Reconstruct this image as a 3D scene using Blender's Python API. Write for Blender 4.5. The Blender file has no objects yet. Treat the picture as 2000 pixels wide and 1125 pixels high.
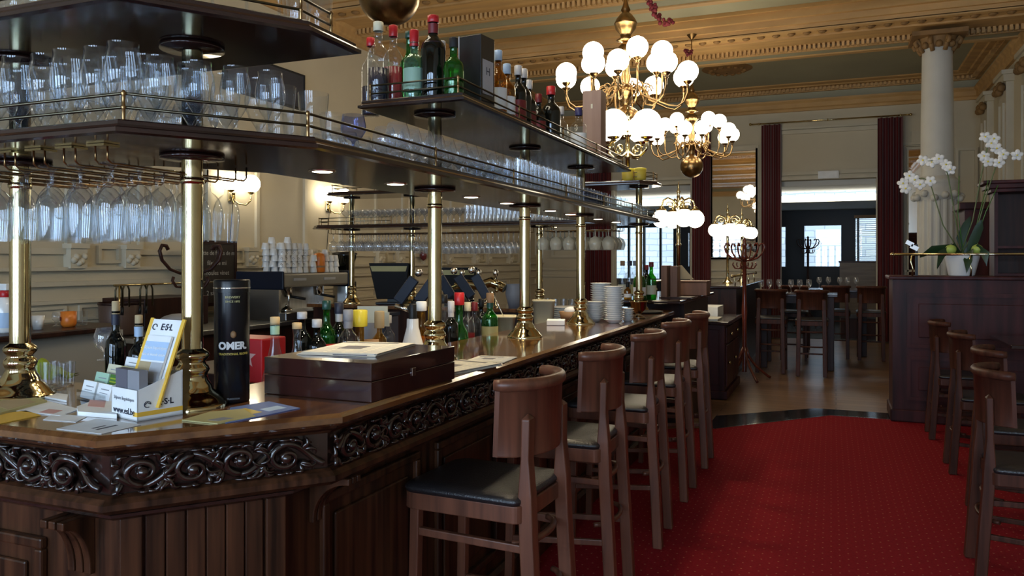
import bpy, math, random
from mathutils import Vector, Matrix
rnd = random.Random(7)
SC = bpy.context.scene
COL = SC.collection
PI = math.pi
CH, FL = 1.55, 1541.0                # eye height of the camera, focal length in pixels of the 2000 px wide frame
TH = math.radians(22.33)             # the bar runs along +Y; the camera is turned this much off it
CT, ST = math.cos(TH), math.sin(TH)

# ---- where a line of sight meets a known plane of the room ----
def at(px, py, h):
    z = FL*(CH-h)/(py-508.0); x = (px-1000.0)/FL*z
    return (x*CT-z*ST, x*ST+z*CT)
def pv(px, v):
    t = (px-1000.0)/FL; return v/(t*CT-ST)*(t*ST+CT)
def pu(px, u):
    t = (px-1000.0)/FL; return u/(t*ST+CT)*(t*CT-ST)

# ---- mesh builder: one builder becomes one mesh object ----
class B:
    def __init__(s): s.v=[]; s.f=[]; s.sm=[]
    def add(s, vs, fs, smooth=False):
        o=len(s.v); s.v+= [tuple(p) for p in vs]
        for f in fs: s.f.append(tuple(i+o for i in f)); s.sm.append(smooth)
        return s
    def box(s,x0,x1,y0,y1,z0,z1,M=None):
        vs=[Vector(p) for p in ((x0,y0,z0),(x1,y0,z0),(x1,y1,z0),(x0,y1,z0),(x0,y0,z1),(x1,y0,z1),(x1,y1,z1),(x0,y1,z1))]
        if M is not None: vs=[M@p for p in vs]
        return s.add(vs,[(3,2,1,0),(4,5,6,7),(0,1,5,4),(1,2,6,5),(2,3,7,6),(3,0,4,7)])
    def prism(s,poly,z0,z1):
        n=len(poly); vs=[(x,y,z0) for x,y in poly]+[(x,y,z1) for x,y in poly]
        return s.add(vs,[tuple(range(n))[::-1],tuple(range(n,2*n))]+[(i,(i+1)%n,n+(i+1)%n,n+i) for i in range(n)])
    def lathe(s,prof,n=20,c=(0,0,0),M=None,smooth=True,capb=False,capt=False):
        vs=[]
        for r,z in prof:
            for k in range(n):
                a=2*PI*k/n; p=Vector((r*math.cos(a),r*math.sin(a),z))
                if M is not None: p=M@p
                vs.append((p[0]+c[0],p[1]+c[1],p[2]+c[2]))
        fs=[(j*n+k,j*n+(k+1)%n,(j+1)*n+(k+1)%n,(j+1)*n+k) for j in range(len(prof)-1) for k in range(n)]
        s.add(vs,fs,smooth); o=len(s.v)-len(vs)
        if capb: s.f.append(tuple(o+k for k in range(n))[::-1]); s.sm.append(False)
        if capt: s.f.append(tuple(o+(len(prof)-1)*n+k for k in range(n))); s.sm.append(False)
        return s
    def sphere(s,c,r,n=16,m=10,sz=1.0):
        pr=[(max(1e-4,r*math.sin(PI*j/m)),-r*sz*math.cos(PI*j/m)) for j in range(m+1)]
        return s.lathe(pr,n,c)
    def tube(s,pts,r,n=8,closed=False,flat=1.0):
        P=[Vector(p) for p in pts]; N=len(P)
        if N<2: return s
        tan=[]
        for i in range(N):
            a=P[(i-1)%N] if (closed or i>0) else P[i]; b=P[(i+1)%N] if (closed or i<N-1) else P[i]
            t=(b-a); tan.append(t.normalized() if t.length>1e-9 else Vector((0,0,1)))
        up=Vector((0,0,1)) if abs(tan[0].z)<0.9 else Vector((0,1,0))
        nx=tan[0].cross(up).normalized(); vs=[]
        for i in range(N):
            nx=(nx-tan[i]*nx.dot(tan[i])); nx=nx.normalized() if nx.length>1e-6 else tan[i].orthogonal().normalized()
            ny=tan[i].cross(nx); rr=r[i] if isinstance(r,(list,tuple)) else r
            for k in range(n):
                a=2*PI*k/n; vs.append(P[i]+nx*(rr*math.cos(a))+ny*(rr*flat*math.sin(a)))
        L=N if closed else N-1
        fs=[(i*n+k,i*n+(k+1)%n,((i+1)%N)*n+(k+1)%n,((i+1)%N)*n+k) for i in range(L) for k in range(n)]
        o=len(s.v); s.add(vs,fs,True)
        if not closed:
            s.f.append(tuple(o+k for k in range(n))[::-1]); s.sm.append(False)
            s.f.append(tuple(o+(N-1)*n+k for k in range(n))); s.sm.append(False)
        return s
    def bar(s,p0,p1,w,d,up=(0,0,1)):
        a=Vector(p0); b=Vector(p1); t=(b-a).normalized(); u=Vector(up)
        if abs(t.dot(u))>0.98: u=Vector((0,1,0))
        x=t.cross(u).normalized()*(w/2); y=t.cross(x).normalized()*(d/2)
        vs=[a-x-y,a+x-y,a+x+y,a-x+y,b-x-y,b+x-y,b+x+y,b-x+y]
        return s.add(vs,[(3,2,1,0),(4,5,6,7),(0,1,5,4),(1,2,6,5),(2,3,7,6),(3,0,4,7)])
    def sweep(s,path,prof,closed=False,loop=True):
        """profile of (inward offset, height) carried along a plan path with mitred corners"""
        n=len(prof); vs=[]
        for i in range(len(path)):
            for d,z in prof:
                x,y=offp(path,i,d,closed); vs.append((x,y,z))
        L=len(path) if closed else len(path)-1; m=n if loop else n-1
        fs=[(i*n+k,((i+1)%len(path))*n+k,((i+1)%len(path))*n+(k+1)%n,i*n+(k+1)%n) for i in range(L) for k in range(m)]
        o=len(s.v); s.add(vs,fs)
        if not closed and loop:
            s.f.append(tuple(o+k for k in range(n))); s.sm.append(False)
            s.f.append(tuple(o+(len(path)-1)*n+k for k in range(n))[::-1]); s.sm.append(False)
        return s
    def mesh(s,name,mat,autofix=True):
        me=bpy.data.meshes.new(name); me.from_pydata(s.v,[],s.f); me.materials.append(mat)
        me.polygons.foreach_set('use_smooth',s.sm); me.validate(); me.update()
        return me
def offp(path,i,d,closed=False):
    N=len(path); p=Vector(path[i])
    def nrm(a,b):
        t=(Vector(b)-Vector(a)).normalized(); return Vector((-t.y,t.x))
    if closed or 0<i<N-1:
        n1=nrm(path[(i-1)%N],path[i]); n2=nrm(path[i],path[(i+1)%N]); m=(n1+n2); m=m/(m.dot(n1))
    elif i==0: m=nrm(path[0],path[1])
    else: m=nrm(path[-2],path[-1])
    q=p+m*d; return (q.x,q.y)
def off(path,d,closed=False): return [offp(path,i,d,closed) for i in range(len(path))]

def link(o,parent=None):
    COL.objects.link(o)
    if parent is not None: o.parent=parent
    return o
def tag(o,label,cat=None,group=None):
    o['label']=label
    if cat: o['category']=cat
    if group: o['group']=group
    return o
def obj(name,b,mat,parent=None,bev=0,loc=None,rz=0,label=None):
    me=b.mesh(name,mat) if isinstance(b,B) else b
    o=bpy.data.objects.new(name,me)
    if loc is not None: o.location=loc
    if rz: o.rotation_euler=(0,0,rz)
    link(o,parent)
    if bev:
        m=o.modifiers.new('edge','BEVEL'); m.width=bev; m.segments=2; m.limit_method='ANGLE'; m.angle_limit=math.radians(40)
    if label: o['label']=label
    return o
def thing(name,label,cat,loc=(0,0,0),rz=0,group=None):
    o=bpy.data.objects.new(name,None); o.location=loc; o.rotation_euler=(0,0,rz); o.empty_display_size=0.1
    link(o); return tag(o,label,cat,group)
def single(name,b,mat,label,cat,loc=None,rz=0,group=None,bev=0): return tag(obj(name,b,mat,None,bev,loc,rz),label,cat,group)
def struct(name,b,mat,bev=0):
    o=obj(name,b,mat,None,bev); o['kind']='structure'; return o
def copy_tree(root,loc,rz=None,label=None,group=None):
    r=root.copy(); COL.objects.link(r); r.location=loc
    if rz is not None: r.rotation_euler=(r.rotation_euler[0],r.rotation_euler[1],rz)
    if label: r['label']=label
    if group: r['group']=group
    for ch in list(root.children):
        c=ch.copy(); COL.objects.link(c); c.parent=r
        for g in list(ch.children):
            d=g.copy(); COL.objects.link(d); d.parent=c
    return r
ORD=['first','second','third','fourth','fifth','sixth','seventh','eighth','ninth','tenth','eleventh','twelfth','thirteenth','fourteenth','fifteenth','sixteenth','seventeenth','eighteenth','nineteenth','twentieth','twenty-first','twenty-second','twenty-third','twenty-fourth','twenty-fifth','twenty-sixth','twenty-seventh','twenty-eighth','twenty-ninth','thirtieth']

# ---- materials ----
def nm(name):
    m=bpy.data.materials.new(name); m.use_nodes=True; nt=m.node_tree; nt.nodes.clear()
    out=nt.nodes.new('ShaderNodeOutputMaterial'); return m,nt,out
def L(nt,a,b): nt.links.new(a,b)
def pbr(name,c,rough=.5,metal=0,spec=.5,coat=0,var=0,vs=(6,6,6),bump=0,bs=40,c2=None,trans=0,sheen=0,detail=4):
    m,nt,out=nm(name); p=nt.nodes.new('ShaderNodeBsdfPrincipled'); L(nt,p.outputs[0],out.inputs[0])
    p.inputs['Roughness'].default_value=rough; p.inputs['Metallic'].default_value=metal
    p.inputs['Specular IOR Level'].default_value=spec; p.inputs['Coat Weight'].default_value=coat; p.inputs['Coat Roughness'].default_value=.08
    p.inputs['Base Color'].default_value=(*c,1)
    if sheen: p.inputs['Sheen Weight'].default_value=sheen
    tc=None
    if c2 or var or bump:
        tc=nt.nodes.new('ShaderNodeTexCoord'); mp=nt.nodes.new('ShaderNodeMapping'); L(nt,tc.outputs['Object'],mp.inputs[0]); mp.inputs['Scale'].default_value=vs
    if c2 or var:
        no=nt.nodes.new('ShaderNodeTexNoise'); L(nt,mp.outputs[0],no.inputs['Vector']); no.inputs['Scale'].default_value=1; no.inputs['Detail'].default_value=detail
        rp=nt.nodes.new('ShaderNodeValToRGB'); L(nt,no.outputs[0],rp.inputs[0])
        a=c; b=c2 if c2 else tuple(min(1,x*(1+var)) for x in c)
        if not c2: a=tuple(x*(1-var) for x in c)
        rp.color_ramp.elements[0].color=(*a,1); rp.color_ramp.elements[1].color=(*b,1); rp.color_ramp.elements[0].position=.33; rp.color_ramp.elements[1].position=.68
        L(nt,rp.outputs[0],p.inputs['Base Color'])
    if bump:
        n2=nt.nodes.new('ShaderNodeTexNoise'); n2.inputs['Scale'].default_value=bs; n2.inputs['Detail'].default_value=3; L(nt,tc.outputs['Object'],n2.inputs['Vector'])
        bp=nt.nodes.new('ShaderNodeBump'); bp.inputs['Strength'].default_value=bump; bp.inputs['Distance'].default_value=.01; L(nt,n2.outputs[0],bp.inputs['Height']); L(nt,bp.outputs[0],p.inputs['Normal'])
    return m
def thin(name,c,tint,refl=.06,edge=.8,rough=.02,mix=0.0,mc=(1,1,1)):
    """thin walled glass: see-through with a mirror sheen that grows toward the rim of the shape"""
    m,nt,out=nm(name); tr=nt.nodes.new('ShaderNodeBsdfTransparent'); tr.inputs[0].default_value=(*tint,1)
    gl=nt.nodes.new('ShaderNodeBsdfGlossy'); gl.inputs[0].default_value=(*c,1); gl.inputs['Roughness'].default_value=rough
    lw=nt.nodes.new('ShaderNodeLayerWeight'); lw.inputs[0].default_value=.35
    mr=nt.nodes.new('ShaderNodeMapRange'); L(nt,lw.outputs['Facing'],mr.inputs[0]); mr.inputs['From Min'].default_value=.30; mr.inputs['To Min'].default_value=refl; mr.inputs['To Max'].default_value=edge
    mx=nt.nodes.new('ShaderNodeMixShader'); L(nt,mr.outputs[0],mx.inputs[0]); L(nt,tr.outputs[0],mx.inputs[1]); L(nt,gl.outputs[0],mx.inputs[2])
    last=mx
    if mix:
        df=nt.nodes.new('ShaderNodeBsdfDiffuse'); df.inputs[0].default_value=(*mc,1)
        m2=nt.nodes.new('ShaderNodeMixShader'); m2.inputs[0].default_value=mix; L(nt,mx.outputs[0],m2.inputs[1]); L(nt,df.outputs[0],m2.inputs[2]); last=m2
    L(nt,last.outputs[0],out.inputs[0]); return m
def emit(name,c,s):
    m,nt,out=nm(name); e=nt.nodes.new('ShaderNodeEmission'); e.inputs[0].default_value=(*c,1); e.inputs[1].default_value=s; L(nt,e.outputs[0],out.inputs[0]); return m
def planks(name,c1,c2,axis=0,w=.12,ln=1.6,rough=.35,gap=.004):
    m,nt,out=nm(name); p=nt.nodes.new('ShaderNodeBsdfPrincipled'); L(nt,p.outputs[0],out.inputs[0]); p.inputs['Roughness'].default_value=rough
    tc=nt.nodes.new('ShaderNodeTexCoord'); mp=nt.nodes.new('ShaderNodeMapping'); L(nt,tc.outputs['Object'],mp.inputs[0])
    if axis==1: mp.inputs['Rotation'].default_value=(0,0,PI/2)
    br=nt.nodes.new('ShaderNodeTexBrick'); L(nt,mp.outputs[0],br.inputs['Vector']); br.inputs['Scale'].default_value=1
    br.inputs['Brick Width'].default_value=ln; br.inputs['Row Height'].default_value=w; br.inputs['Mortar Size'].default_value=gap
    br.inputs['Color1'].default_value=(*c1,1); br.inputs['Color2'].default_value=(*c2,1); br.inputs['Mortar'].default_value=(.01,.006,.004,1)
    no=nt.nodes.new('ShaderNodeTexNoise'); no.inputs['Scale'].default_value=1; m2=nt.nodes.new('ShaderNodeMapping'); m2.inputs['Scale'].default_value=(2,30,2); L(nt,mp.outputs[0],m2.inputs[0]); L(nt,m2.outputs[0],no.inputs['Vector'])
    mx=nt.nodes.new('ShaderNodeMix'); mx.data_type='RGBA'; mx.blend_type='MULTIPLY'; mx.inputs[0].default_value=.55
    L(nt,br.outputs[0],mx.inputs[6]); L(nt,no.outputs[0],mx.inputs[7]); L(nt,mx.outputs[2],p.inputs['Base Color'])
    bp=nt.nodes.new('ShaderNodeBump'); bp.inputs['Strength'].default_value=.25; bp.inputs['Distance'].default_value=.004; L(nt,br.outputs['Fac'],bp.inputs['Height']); bp.invert=True; L(nt,bp.outputs[0],p.inputs['Normal'])
    return m
def dots(name,c,dc):
    m,nt,out=nm(name); p=nt.nodes.new('ShaderNodeBsdfPrincipled'); L(nt,p.outputs[0],out.inputs[0]); p.inputs['Roughness'].default_value=.95; p.inputs['Specular IOR Level'].default_value=.1; 
    tc=nt.nodes.new('ShaderNodeTexCoord'); mp=nt.nodes.new('ShaderNodeMapping'); L(nt,tc.outputs['Object'],mp.inputs[0]); mp.inputs['Scale'].default_value=(17,17,0); mp.inputs['Rotation'].default_value=(0,0,.78)
    vo=nt.nodes.new('ShaderNodeTexVoronoi'); vo.inputs['Scale'].default_value=1; vo.inputs['Randomness'].default_value=0; L(nt,mp.outputs[0],vo.inputs['Vector'])
    lt=nt.nodes.new('ShaderNodeMath'); lt.operation='LESS_THAN'; lt.inputs[1].default_value=.075; L(nt,vo.outputs['Distance'],lt.inputs[0])
    no=nt.nodes.new('ShaderNodeTexNoise'); no.inputs['Scale'].default_value=70; L(nt,tc.outputs['Object'],no.inputs['Vector'])
    r=nt.nodes.new('ShaderNodeValToRGB'); L(nt,no.outputs[0],r.inputs[0]); r.color_ramp.elements[0].color=(*[x*.75 for x in c],1); r.color_ramp.elements[1].color=(*[x*1.25 for x in c],1)
    mx=nt.nodes.new('ShaderNodeMix'); mx.data_type='RGBA'; L(nt,lt.outputs[0],mx.inputs[0]); L(nt,r.outputs[0],mx.inputs[6]); mx.inputs[7].default_value=(*dc,1)
    L(nt,mx.outputs[2],p.inputs['Base Color'])
    bp=nt.nodes.new('ShaderNodeBump'); bp.inputs['Strength'].default_value=.5; bp.inputs['Distance'].default_value=.004; n2=nt.nodes.new('ShaderNodeTexNoise'); n2.inputs['Scale'].default_value=350; L(nt,tc.outputs['Object'],n2.inputs['Vector']); L(nt,n2.outputs[0],bp.inputs['Height']); L(nt,bp.outputs[0],p.inputs['Normal'])
    return m
def bricks(name,c1,c2,mo):
    m,nt,out=nm(name); p=nt.nodes.new('ShaderNodeBsdfPrincipled'); L(nt,p.outputs[0],out.inputs[0]); p.inputs['Roughness'].default_value=.9
    tc=nt.nodes.new('ShaderNodeTexCoord'); mp=nt.nodes.new('ShaderNodeMapping'); mp.inputs['Rotation'].default_value=(PI/2,0,0); L(nt,tc.outputs['Object'],mp.inputs[0])
    ns=nt.nodes.new('ShaderNodeTexNoise'); ns.inputs['Scale'].default_value=3; L(nt,mp.outputs[0],ns.inputs['Vector'])
    ad=nt.nodes.new('ShaderNodeMix'); ad.data_type='RGBA'; ad.inputs[0].default_value=.06; L(nt,mp.outputs[0],ad.inputs[6]); L(nt,ns.outputs['Color'],ad.inputs[7])
    br=nt.nodes.new('ShaderNodeTexBrick'); L(nt,ad.outputs[2],br.inputs['Vector']); br.inputs['Scale'].default_value=1; br.inputs['Brick Width'].default_value=.5; br.inputs['Row Height'].default_value=.17; br.inputs['Mortar Size'].default_value=.012
    for k,c in (('Color1',c1),('Color2',c2),('Mortar',mo)): br.inputs[k].default_value=(*c,1)
    L(nt,br.outputs[0],p.inputs['Base Color']); return m

W_TOP=pbr('counter_oak',(.20,.085,.028),.16,coat=1.0,c2=(.085,.032,.012),vs=(26,1.6,20))
W_BAR=pbr('bar_oak',(.072,.027,.012),.36,spec=.26,c2=(.014,.006,.003),vs=(34,34,1.6))
W_CARVE=pbr('carved_dark_oak',(.026,.011,.007),.24,coat=.5,c2=(.010,.006,.005),vs=(20,20,20))
W_SHELF=pbr('shelf_mahogany',(.032,.012,.009),.16,coat=.25,spec=.4,c2=(.015,.007,.006),vs=(4,4,30))
W_STOOL=pbr('stool_beech',(.155,.056,.030),.36,spec=.4,c2=(.085,.032,.018),vs=(40,40,2.2))
W_STOOLD=pbr('stool_dark',(.085,.028,.016),.42,spec=.16,c2=(.035,.013,.008),vs=(40,40,2.2))
W_DARK=pbr('dark_wood',(.046,.017,.011),.38,spec=.18,c2=(.018,.008,.007),vs=(20,20,1.5))
W_PART=pbr('partition_wood',(.080,.024,.024),.4,spec=.16,c2=(.022,.009,.010),vs=(9,9,1.0))
W_BOX=pbr('cigar_box_wood',(.045,.014,.011),.16,coat=.7,c2=(.022,.008,.008),vs=(9,9,2.5))
W_RED=pbr('red_bentwood',(.16,.028,.015),.25,coat=.4,c2=(.09,.016,.01),vs=(20,20,3))
W_BROWN=pbr('brown_box_wood',(.22,.10,.05),.5,c2=(.14,.06,.03),vs=(20,20,2))
BRASS=pbr('polished_brass',(.56,.47,.27),.09,metal=1,var=.12,vs=(5,5,9))
BRASSD=pbr('aged_brass',(.27,.17,.075),.28,metal=1,var=.25,vs=(14,14,14))
CHROME=pbr('chrome',(.8,.8,.8),.12,metal=1)
STEEL=pbr('brushed_steel',(.42,.42,.41),.32,metal=1,var=.1,vs=(3,60,3))
IRON=pbr('dark_rail',(.10,.09,.06),.35,metal=1)
LEATHER=pbr('black_leather',(.016,.014,.015),.30,spec=.6,bump=.25,bs=220)
BLACK=pbr('black_plastic',(.009,.009,.010),.4,spec=.3)
BLACKM=pbr('black_matt',(.01,.01,.011),.7)
NAVY=pbr('dark_slate_panel',(.035,.038,.055),.6,var=.1)
NAVYP=pbr('blue_black_plastic',(.010,.014,.028),.42,spec=.2)
WHITE=pbr('white_porcelain',(.80,.81,.80),.2,coat=.4,var=.03)
CREAMP=pbr('cream_plastic',(.62,.56,.38),.4,var=.05)
WALL=pbr('cream_wall',(.56,.50,.37),.75,var=.05,vs=(1.2,1.2,1.2),bump=.05)
WALLT=pbr('cream_trim',(.56,.51,.39),.6,var=.06,vs=(3,3,3))
OLIVE=pbr('ceiling_olive',(.33,.32,.23),.8,var=.06,vs=(1,1,1))
OCHRE=pbr('ceiling_ochre',(.50,.30,.115),.65,var=.16,vs=(1.5,8,3))
OCHRED=pbr('ceiling_ochre_dark',(.22,.12,.04),.7,var=.2,vs=(6,6,6))
STONE=pbr('column_stone',(.50,.50,.46),.6,var=.05,vs=(3,3,3),bump=.05)
CURT=pbr('velvet_curtain',(.085,.006,.008),.85,spec=.2,sheen=.5,var=.3,vs=(8,8,.5))
CARPET=dots('red_carpet',(.21,.009,.015),(.36,.13,.08))
FLOORM=planks('oak_floorboards',(.34,.20,.115),(.22,.13,.075),0,.16,2.2,.28)
TILE=pbr('black_tile',(.015,.016,.018),.12,var=.2)
BACKFL=pbr('back_floor',(.10,.11,.12),.15,var=.15,vs=(2,2,2))
GLASS=thin('clear_glass',(.95,.97,1.0),(.92,.94,.955),.04,.82,.02,.01,(.8,.88,1))  # trace of bluish diffuse painted in as haze
GLASSF=thin('brightened_glass',(1,1,1),(.90,.92,.94),.10,1.0,.03,.05,(.85,.9,1))  # pale diffuse share painted in so these glasses read brighter
GLASSB=thin('blue_rim_glass',(.5,.6,1),(.62,.66,.86),.1,.9,.02)
GLASSG=thin('grey_glass',(.8,.85,.95),(.45,.48,.55),.1,.9,.02)
FROST=thin('frosted_glass',(.9,.9,.85),(.9,.9,.85),.1,.7,.12,.55,(.62,.60,.50))
GGREEN=thin('green_bottle_glass',(.7,1,.75),(.05,.42,.06),.08,.85,.03,.12,(.01,.2,.02))
GDARK=thin('dark_bottle_glass',(.8,.85,.9),(.05,.07,.05),.08,.85,.03,.3,(.01,.012,.01))
GAMBER=thin('amber_bottle_glass',(1,.9,.7),(.75,.45,.09),.08,.85,.03,.1,(.3,.15,.02))
PANE=thin('window_pane',(.9,.95,1),(.96,.98,1),.03,.5,.01)
ACRYL=thin('acrylic',(.95,.97,1),(.9,.93,.95),.08,.6,.03)
LQBLK=pbr('black_liquid',(.012,.010,.03),.1); LQRED=pbr('red_liquid',(.34,.02,.03),.15); LQGRN=pbr('green_liquid',(.02,.16,.06),.15); LQGOLD=pbr('amber_liquid',(.35,.18,.03),.15)
GLOBE=emit('lit_globe',(1,.86,.62),13.0)
GLOBEB=emit('lit_globe_daylit',(1,.90,.72),6.0)
SPOT=emit('downlight_glow',(1,.86,.60),30.0)
STRIP=emit('cove_light',(1,.93,.75),6.0)
C={}
for k,c,r in (('red',(.45,.012,.018),.35),('dred',(.16,.01,.015),.4),('green',(.02,.13,.03),.35),('dgreen',(.012,.06,.045),.35),('lime',(.28,.36,.02),.7),('yellow',(.78,.66,.06),.35),('orange',(.72,.20,.025),.35),('paper',(.80,.82,.83),.7),('newsprint',(.60,.585,.52),.85),('cork',(.55,.42,.24),.8),('blue',(.10,.17,.42),.5),('sky',(.42,.58,.80),.5),('amberp',(.80,.48,.06),.5),('pink',(.62,.35,.32),.6),('purple',(.22,.06,.22),.5),('grey',(.24,.25,.28),.5),('dgrey',(.11,.11,.14),.5),('lgrey',(.42,.43,.46),.5),('olivep',(.40,.36,.16),.6),('mint',(.35,.55,.42),.4),('tan',(.42,.32,.18),.7),('cream',(.62,.58,.42),.6),('ink',(.02,.025,.05),.5),('gold',(.55,.42,.08),.4),('leaf',(.05,.16,.03),.45),('dleaf',(.012,.04,.012),.35),('petal',(.82,.82,.80),.6),('stem',(.10,.14,.05),.5),('apple',(.38,.50,.10),.4),('chalk',(.5,.48,.42),.9),('board',(.03,.022,.016),.7),('violet',(.03,.03,.12),.4),('mustard',(.55,.42,.05),.5),('garland',(.12,.008,.015),.8),('clay',(.30,.17,.08),.6),('silver',(.5,.5,.52),.3)):
    C[k]=pbr('paint_'+k,c,r,var=.06,vs=(9,9,9))
MIRR=pbr('mirror',(.85,.85,.83),.02,metal=1)
BRICKM=bricks('pale_stone_wall',(.62,.66,.68),(.50,.55,.58),(.34,.38,.42))

# ---- text as flat mesh ----
def text_mesh(s,size,mat,name='lettering',align='CENTER',ext=.0004,bold=0):
    cu=bpy.data.curves.new(name,'FONT'); cu.body=s; cu.size=size; cu.align_x=align; cu.align_y='CENTER'; cu.extrude=ext; cu.offset=bold; cu.resolution_u=3
    o=bpy.data.objects.new(name,cu); COL.objects.link(o); dg=bpy.context.evaluated_depsgraph_get(); dg.update()
    me=bpy.data.meshes.new_from_object(o.evaluated_get(dg)); COL.objects.unlink(o); bpy.data.objects.remove(o)
    me.materials.clear(); me.materials.append(mat); return me
def lettering(s,size,mat,parent,M,name='lettering',align='CENTER',bold=0,label=None):
    me=text_mesh(s,size,mat,name,align,bold=bold); me.transform(M); me.update(); return obj(name,me,mat,parent,label=label)
def frameM(o,x,y):
    """matrix whose local x, y run along the two given directions at origin o"""
    x=Vector(x).normalized(); y=Vector(y); z=x.cross(y).normalized(); y=z.cross(x)
    return Matrix(((x.x,y.x,z.x,o[0]),(x.y,y.y,z.y,o[1]),(x.z,y.z,z.z,o[2]),(0,0,0,1)))

# ---- camera ----
cd=bpy.data.cameras.new('camera'); cam=bpy.data.objects.new('camera',cd); COL.objects.link(cam)
cam.location=(0,0,CH); cam.rotation_euler=(PI/2,0,TH); cd.sensor_width=36; cd.lens=FL/2000*36; cd.shift_y=-54.5/2000; cd.clip_start=.02
SC.camera=cam
# ================= THE ROOM =================
XL,XR,YF,YB,HC=-6.07,2.43,16.5,-4.2,4.95
struct('floor',B().box(XL-.1,XR+.1,YB-.2,16.62,-.1,0),FLOORM)
cp=[(XL,YB),(XR,YB),(XR,8.42),(-.05,8.42),(-1.02,7.35),(-1.3,7.3),(-1.45,7.14),(-1.45,1.77),(-1.715,1.445),(XL,1.445)]
tag(obj('carpet',B().prism(cp,0.0005,.012),CARPET),'red carpet with tiny pale dots running beside the bar','carpet')
struct('trim_1',B().prism([(XR,8.43),(XR,8.8),(-.2,8.8),(-1.1,8.0),(-1.1,7.36),(-.06,8.43)],.0005,.008),TILE)
struct('trim_2',B().sweep([(-1.03,7.35),(-.05,8.425),(XR,8.425)],[(-.012,.0005),(-.012,.016),(.012,.016),(.012,.0005)]),CHROME)
struct('wall_left',B().box(XL-.2,XL,YB-.2,YF+.2,0,5.1),WALL)
struct('wall_right',B().box(XR,XR+.2,YB-.2,YF+.2,0,5.1),WALL)
struct('ceiling',B().box(XL-.2,XR+.2,YB-.2,YF+.2,HC,HC+.15),OLIVE)
O1=(-4.40,-2.78); O2=(-1.01,.71); OH=3.12
b=B()
for a,c in ((XL-.2,O1[0]),(O1[1],O2[0]),(O2[1],XR+.2)): b.box(a,c,YF,YF+.2,0,5.1)
for o in (O1,O2): b.box(o[0],o[1],YF,YF+.2,OH,5.1)
struct('wall_far',b,WALL)
# wall behind the viewer, with the tall street windows that let the daylight in
WB=[(-5.3,-3.9),(-3.2,-1.8),(-1.1,.3),(.9,2.0)]
b=B(); x=XL-.2
for a,c in WB: b.box(x,a,YB-.2,YB,0,5.1); b.box(a,c,YB-.2,YB,0,.7); b.box(a,c,YB-.2,YB,3.3,5.1); x=c
b.box(x,XR+.2,YB-.2,YB,0,5.1); struct('wall_back',b,WALL)
for i,(a,c) in enumerate(WB):
    f=B()
    for q in ((a,a+.07,.78,3.22),(c-.07,c,.78,3.22),(a,c,.7,.78),(a,c,3.22,3.3),((a+c)/2-.05,(a+c)/2+.05,.78,2.3),((3*a+c)/4-.04,(3*a+c)/4+.04,.78,2.3),((a+3*c)/4-.04,(a+3*c)/4+.04,.78,2.3),(a+.07,c-.07,2.3,2.36)): f.box(q[0],q[1],YB-.12,YB-.05,q[2],q[3])  # extra upright bars added to break the window reflections into streaks
    w=struct('window_%d'%(i+1),f,WALLT)
# cornice round the room
per=[(XL,YB),(XR,YB),(XR,YF),(XL,YF)]
struct('trim_3',B().sweep(per,[(0,4.47),(.05,4.47),(.05,4.52),(.08,4.54),(.08,4.62),(.12,4.66),(.12,4.69),(0,4.69)],True),OCHRE)
struct('trim_4',B().sweep(per,[(.0,4.69),(.03,4.69),(.03,4.83),(0,4.83)],True),OLIVE)
struct('trim_5',B().sweep(per,[(0,4.83),(.10,4.83),(.10,4.90),(.24,4.90),(.26,4.92),(.40,4.93),(.42,4.95),(0,4.95)],True),OCHRE)
b=B(); y=YF-.155
for k in range(int((XR-XL)/.075)): b.box(XL+k*.075,XL+k*.075+.042,y,y+.055,4.845,4.9)
for k in range(int((YF-0)/.075)):
    b.box(XL+.10,XL+.155,k*.075,k*.075+.042,4.845,4.9); b.box(XR-.155,XR-.10,k*.075,k*.075+.042,4.845,4.9)
struct('trim_6',b,OCHRE)
# cross beams with mouldings, rosettes and dentils
for i,y0 in enumerate((11.3,8.2,5.1,2.0,-1.1)):
    y1=y0+1.55; n=10*i+10
    b=B()
    for q in ((y0,y1,4.66,HC),(y0-.05,y1+.05,4.72,HC),(y0-.12,y1+.12,4.80,HC),(y0-.16,y1+.16,4.90,HC)): b.box(XL,XR,q[0],q[1],q[2],q[3])
    b.box(XL,XR,y0,y0+.09,4.64,4.67); b.box(XL,XR,y0+.33,y0+.38,4.635,4.67); b.box(XL,XR,y1-.62,y1-.45,4.62,4.67); b.box(XL,XR,y1-.12,y1,4.635,4.67)
    struct('trim_%d'%n,b,OCHRE)
    b=B()
    for k in range(int((XR-XL)/.2)): b.sphere((XL+.1+k*.2,y0+.2,4.655),.055,8,5,.5)
    struct('trim_%d'%(n+1),b,OCHRED)
    b=B()
    for k in range(int((XR-XL)/.064)): b.box(XL+k*.064,XL+k*.064+.036,y1-.72,y1-.64,4.59,4.665)
    b.box(XL,XR,y1-.60,y1-.56,4.59,4.66)
    struct('trim_%d'%(n+2),b,OCHRE)
    struct('trim_%d'%(n+3),B().box(XL,XR,y1-.44,y1-.13,4.652,4.664),OLIVE)
# ceiling rose
cx,cy=at(1420,137,4.93)
b=B().lathe([(.02,4.87),(.09,4.89),(.15,4.885),(.24,4.92),(.33,4.915),(.42,4.94),(.44,4.95)],28,(cx,cy,0))
for k in range(14):
    a=2*PI*k/14; b.sphere((cx+.29*math.cos(a),cy+.29*math.sin(a),4.915),.05,7,5,.6)
struct('trim_7',b,OCHRED)
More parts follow.
